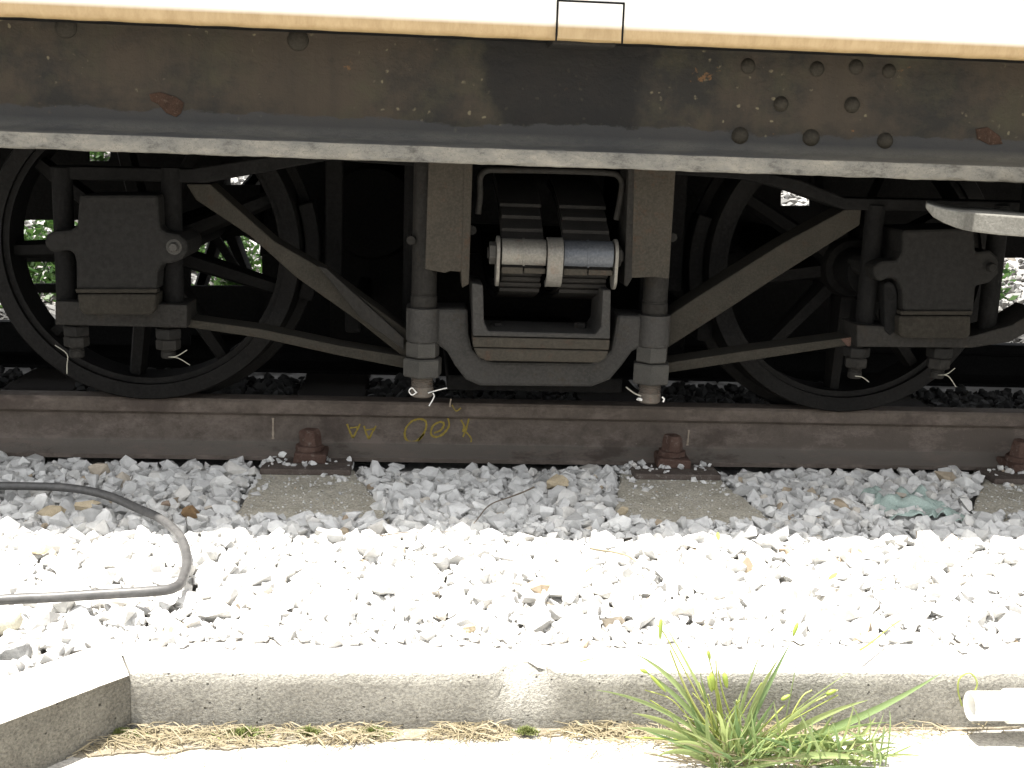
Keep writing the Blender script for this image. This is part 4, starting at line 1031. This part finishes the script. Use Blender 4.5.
for bx, by, tx, ty, w_, cx_, cy_, dy in [(716, 755, 634, 653, .0042, 15, -28, .0), (722, 750, 596, 690, .003, 0, -22, -.03), (700, 742, 632, 713, .0042, 0, -10, -.03), (705, 748, 628, 728, .0045, 0, -14, -.05),
        (718, 750, 640, 668, .0038, 10, -10, .01), (728, 752, 661, 618, .0028, 8, 0, .03), (735, 750, 762, 650, .0048, -14, 6, .02), (738, 752, 792, 640, .004, -6, 10, .03), (740, 750, 781, 655, .0045, -8, 0, .02),
        (745, 755, 856, 668, .003, 0, -10, .0), (750, 755, 943, 672, .0055, 10, 14, .0), (752, 758, 868, 700, .0045, 0, -16, -.03), (748, 760, 830, 690, .005, -4, -12, -.02), (755, 762, 890, 722, .005, 0, -22, -.03),
        (755, 764, 905, 745, .0045, 0, -24, -.04), (740, 762, 812, 735, .0055, 0, -20, -.04), (722, 762, 672, 742, .005, 0, -14, -.05), (715, 760, 690, 700, .0045, -6, 0, -.01), (730, 760, 742, 690, .005, -3, 0, -.01), (726, 760, 700, 672, .004, -3, 5, .0),
        (738, 760, 775, 700, .005, -2, -4, .0), (745, 766, 880, 762, .005, 0, -22, -.06), (705, 760, 655, 757, .0042, 0, -14, -.06), (800, 766, 868, 715, .005, 0, -10, -.03), (820, 768, 895, 735, .0045, 0, -10, -.05),
        (800, 766, 835, 712, .005, -5, 0, -.01), (850, 768, 884, 712, .0045, 14, 0, -.02), (775, 766, 800, 640, .0022, 6, 0, .03), (722, 752, 684, 722, .004, -5, -5, -.02)]:
    b_, t_ = PG(bx, by, dy*.2), PG(tx, ty, dy); sc_ = 1/760
    blade(blades, b_, t_, w_*1.3, Vector((cx_*sc_, rr.uniform(-.01, .01), -cy_*sc_)), tw=rr.random())
for k in range(190):
    bx = rr.choice((rr.gauss(730, 14), rr.uniform(740, 890), rr.uniform(770, 880))); by = 766+rr.uniform(-12, 10); L_ = rr.uniform(14, 70)*(1.0 if bx < 780 else .8); a = rr.gauss(0, .95)+(.2 if bx > 740 else -.05)
    tx, ty = bx+L_*math.sin(a)*1.2, by-abs(L_*math.cos(a)); dy = rr.uniform(-.07, .02)
    blade(blades, PG(bx, by, dy*.4), PG(tx, ty, dy), rr.uniform(.0020, .0050), Vector((rr.gauss(0, .012), rr.gauss(0, .01), rr.uniform(0, .02))), seg=6, tw=rr.random())
dry = MB()
for k in range(70):
    bx = rr.choice((rr.gauss(728, 18), rr.uniform(700, 880))); L_ = rr.uniform(14, 60); a = rr.gauss(0, 1.2); dy = rr.uniform(-.07, .02)
    blade(dry, PG(bx, 764+rr.uniform(-6, 6), dy*.4), PG(bx+L_*math.sin(a)*1.4, 764-abs(L_*math.cos(a))*.6, dy), rr.uniform(.0008, .0022), Vector((rr.gauss(0, .02), rr.gauss(0, .01), rr.uniform(0, .02))), seg=6, tw=rr.random())
dry.build('dry_blades', M['straw'], tuft, 0, 80)
for k in range(12):
    bx = rr.gauss(728, 10); a = rr.gauss(-.1, .6); L_ = rr.uniform(50, 110); ex_, ey_ = bx+L_*math.sin(a)*1.1, 756-L_*math.cos(a); P = spline([PG(bx, 760), PG((bx+ex_)/2+rr.gauss(0, 4), (760+ey_)/2-6, .0), PG(ex_, ey_, rr.uniform(-.04, .02))], 5)
    stalks.tube(P, [rr.uniform(.0007, .0012)]*len(P), 5)
for pts, r in (([(726, 760), (722, 725), (716, 690), (712, 675)], .0024), ([(724, 745), (700, 715), (682, 680), (670, 650)], .002), ([(735, 755), (775, 730), (810, 710), (838, 695)], .0018), ([(720, 745), (690, 725), (650, 700)], .0016),
               ([(724, 744), (700, 730), (672, 700), (645, 690)], .0014), ([(726, 740), (720, 700), (712, 670), (708, 655)], .0013), ([(738, 752), (762, 728), (785, 705)], .0022), ([(750, 745), (790, 715), (838, 690)], .0016), ([(766, 735), (840, 752), (900, 757)], .0012),
               ([(722, 748), (700, 700), (668, 640), (657, 625)], .0013), ([(775, 748), (800, 700), (812, 690)], .0016), ([(745, 750), (725, 700), (718, 670)], .0016)):
    P = [PG(a, b) for a, b in pts]; n = len(spline(P, 6)); stalks.tube(spline(P, 6), [r*(1-.4*i/n) for i in range(n)], 6)
for x0, y0, x1, y1, r in ((640, 669, 648, 673, .003), (650, 675, 666, 692, .0024), (708, 650, 710, 660, .0026), (711, 672, 714, 690, .004), (724, 672, 727, 688, .0038), (826, 694, 836, 690, .0036), (712, 692, 708, 676, .003), (812, 740, 830, 736, .004), (781, 700, 790, 695, .003), (661, 618, 660, 640, .0028), (798, 622, 793, 636, .003)):
    a, b = PG(x0, y0), PG(x1, y1); P = [a.lerp(b, t/6) for t in range(7)]; MB().tube(P, [r*.25, r*.8, r, r, r*.9, r*.7, r*.25], 8).build('seed_head', M['seed'], tuft, 0, 80)
blades.build('blades', M['grass'], tuft, 0, 80); stalks.build('stalks', M['stalk'], tuft, 0, 80)
# little creeping sprig by the pipe
P = [at(a, b, Y=KF-.012) for a, b in ((962, 706), (958, 690), (960, 678), (970, 673), (977, 682), (974, 692), (966, 700))]
tag(MB().tube(spline(P, 5), .0013, 5).build('sprig', M['stalk'], None, 0, 60), 'thin curled green sprig above the pipe end', 'weed')

# white plastic pipe
pe = at(974, 706, Y=KF-.036); pr = .0215
pipe = empty('plastic_pipe', (pe.x, pe.y, -.088), 'short white plastic pipe lying along the kerb at the right edge', 'pipe')
slope = -.010
def pp_(x): return (pe.x+x, KF-.036, pe.z+slope*x)
mb = MB(); xs_ = [0, .5]
prof = [(pr, 0), (pr, .5), (pr-.003, .5), (pr-.003, 0)]
mb.lathe(prof, (pe.x-.006, KF-.036, pe.z), 'x', 40).build('tube', M['pvc'], pipe, 0, 40)
MB().lathe([(pr+.0005, .048), (pr+.004, .05), (pr+.004, .10), (pr+.0005, .102)], (pe.x, KF-.036, pe.z), 'x', 40).build('collar', M['pvc'], pipe, 0, 40)
MB().box(pe.x+.32, pe.x+.34, KF-.040, KF-.034, -.092, pe.z-pr+.001).build('support_clip', M['pvc'], pipe, .001)

# ------------------------------------------------------------------ weeds on the far bank
def weed(px, py, Y, h, n, label):
    c = at(px, py, Y=Y); zc = gz(c.x, Y); rr = random.Random(int(px*3+py))
    mb = MB(); stem = MB()
    for k in range(n):
        a = rr.uniform(0, 6.28); q = abs(rr.gauss(0, h*.35)); z = rr.random()*h
        p = Vector((c.x+math.cos(a)*q, Y+math.sin(a)*q, zc+z)); d = Vector((rr.gauss(0, 1), rr.gauss(0, 1), rr.gauss(.3, .6))).normalized(); w_ = d.cross(Vector((rr.random(), rr.random(), rr.random()))).normalized()
        l = rr.uniform(.025, .06); mb.add([p, p+d*l*.5+w_*l*.22, p+d*l, p+d*l*.5-w_*l*.22], [(0, 1, 2, 3)])
    for k in range(8):
        stem.tube([(c.x, Y, zc-.02), (c.x+rr.gauss(0, h*.2), Y+rr.gauss(0, h*.2), zc+h*rr.uniform(.5, .9))], .003, 5)
    t = empty('weed', (c.x, Y, zc), label, 'weed', 'weeds on the far gravel bank')
    mb.build('leaves', M['foliage'], t); stem.build('stem', M['foliage'], t)
weed(20, 300, 2.6, .34, 900, 'bushy weed seen through the left gap of the left wheel')
weed(60, 300, 2.9, .30, 700, 'weed seen low behind the left axle box')
weed(235, 285, 2.7, .26, 900, 'weed seen through spokes right of the left axle box')
weed(190, 290, 3.1, .28, 700, 'weed seen just right of the left axle box ear')
weed(985, 340, 2.9, .16, 240, 'small weed seen right of the right axle box')
weed(98, 162, 4.6, .14, 300, 'leafy weed on top of the bank above the left axle box')
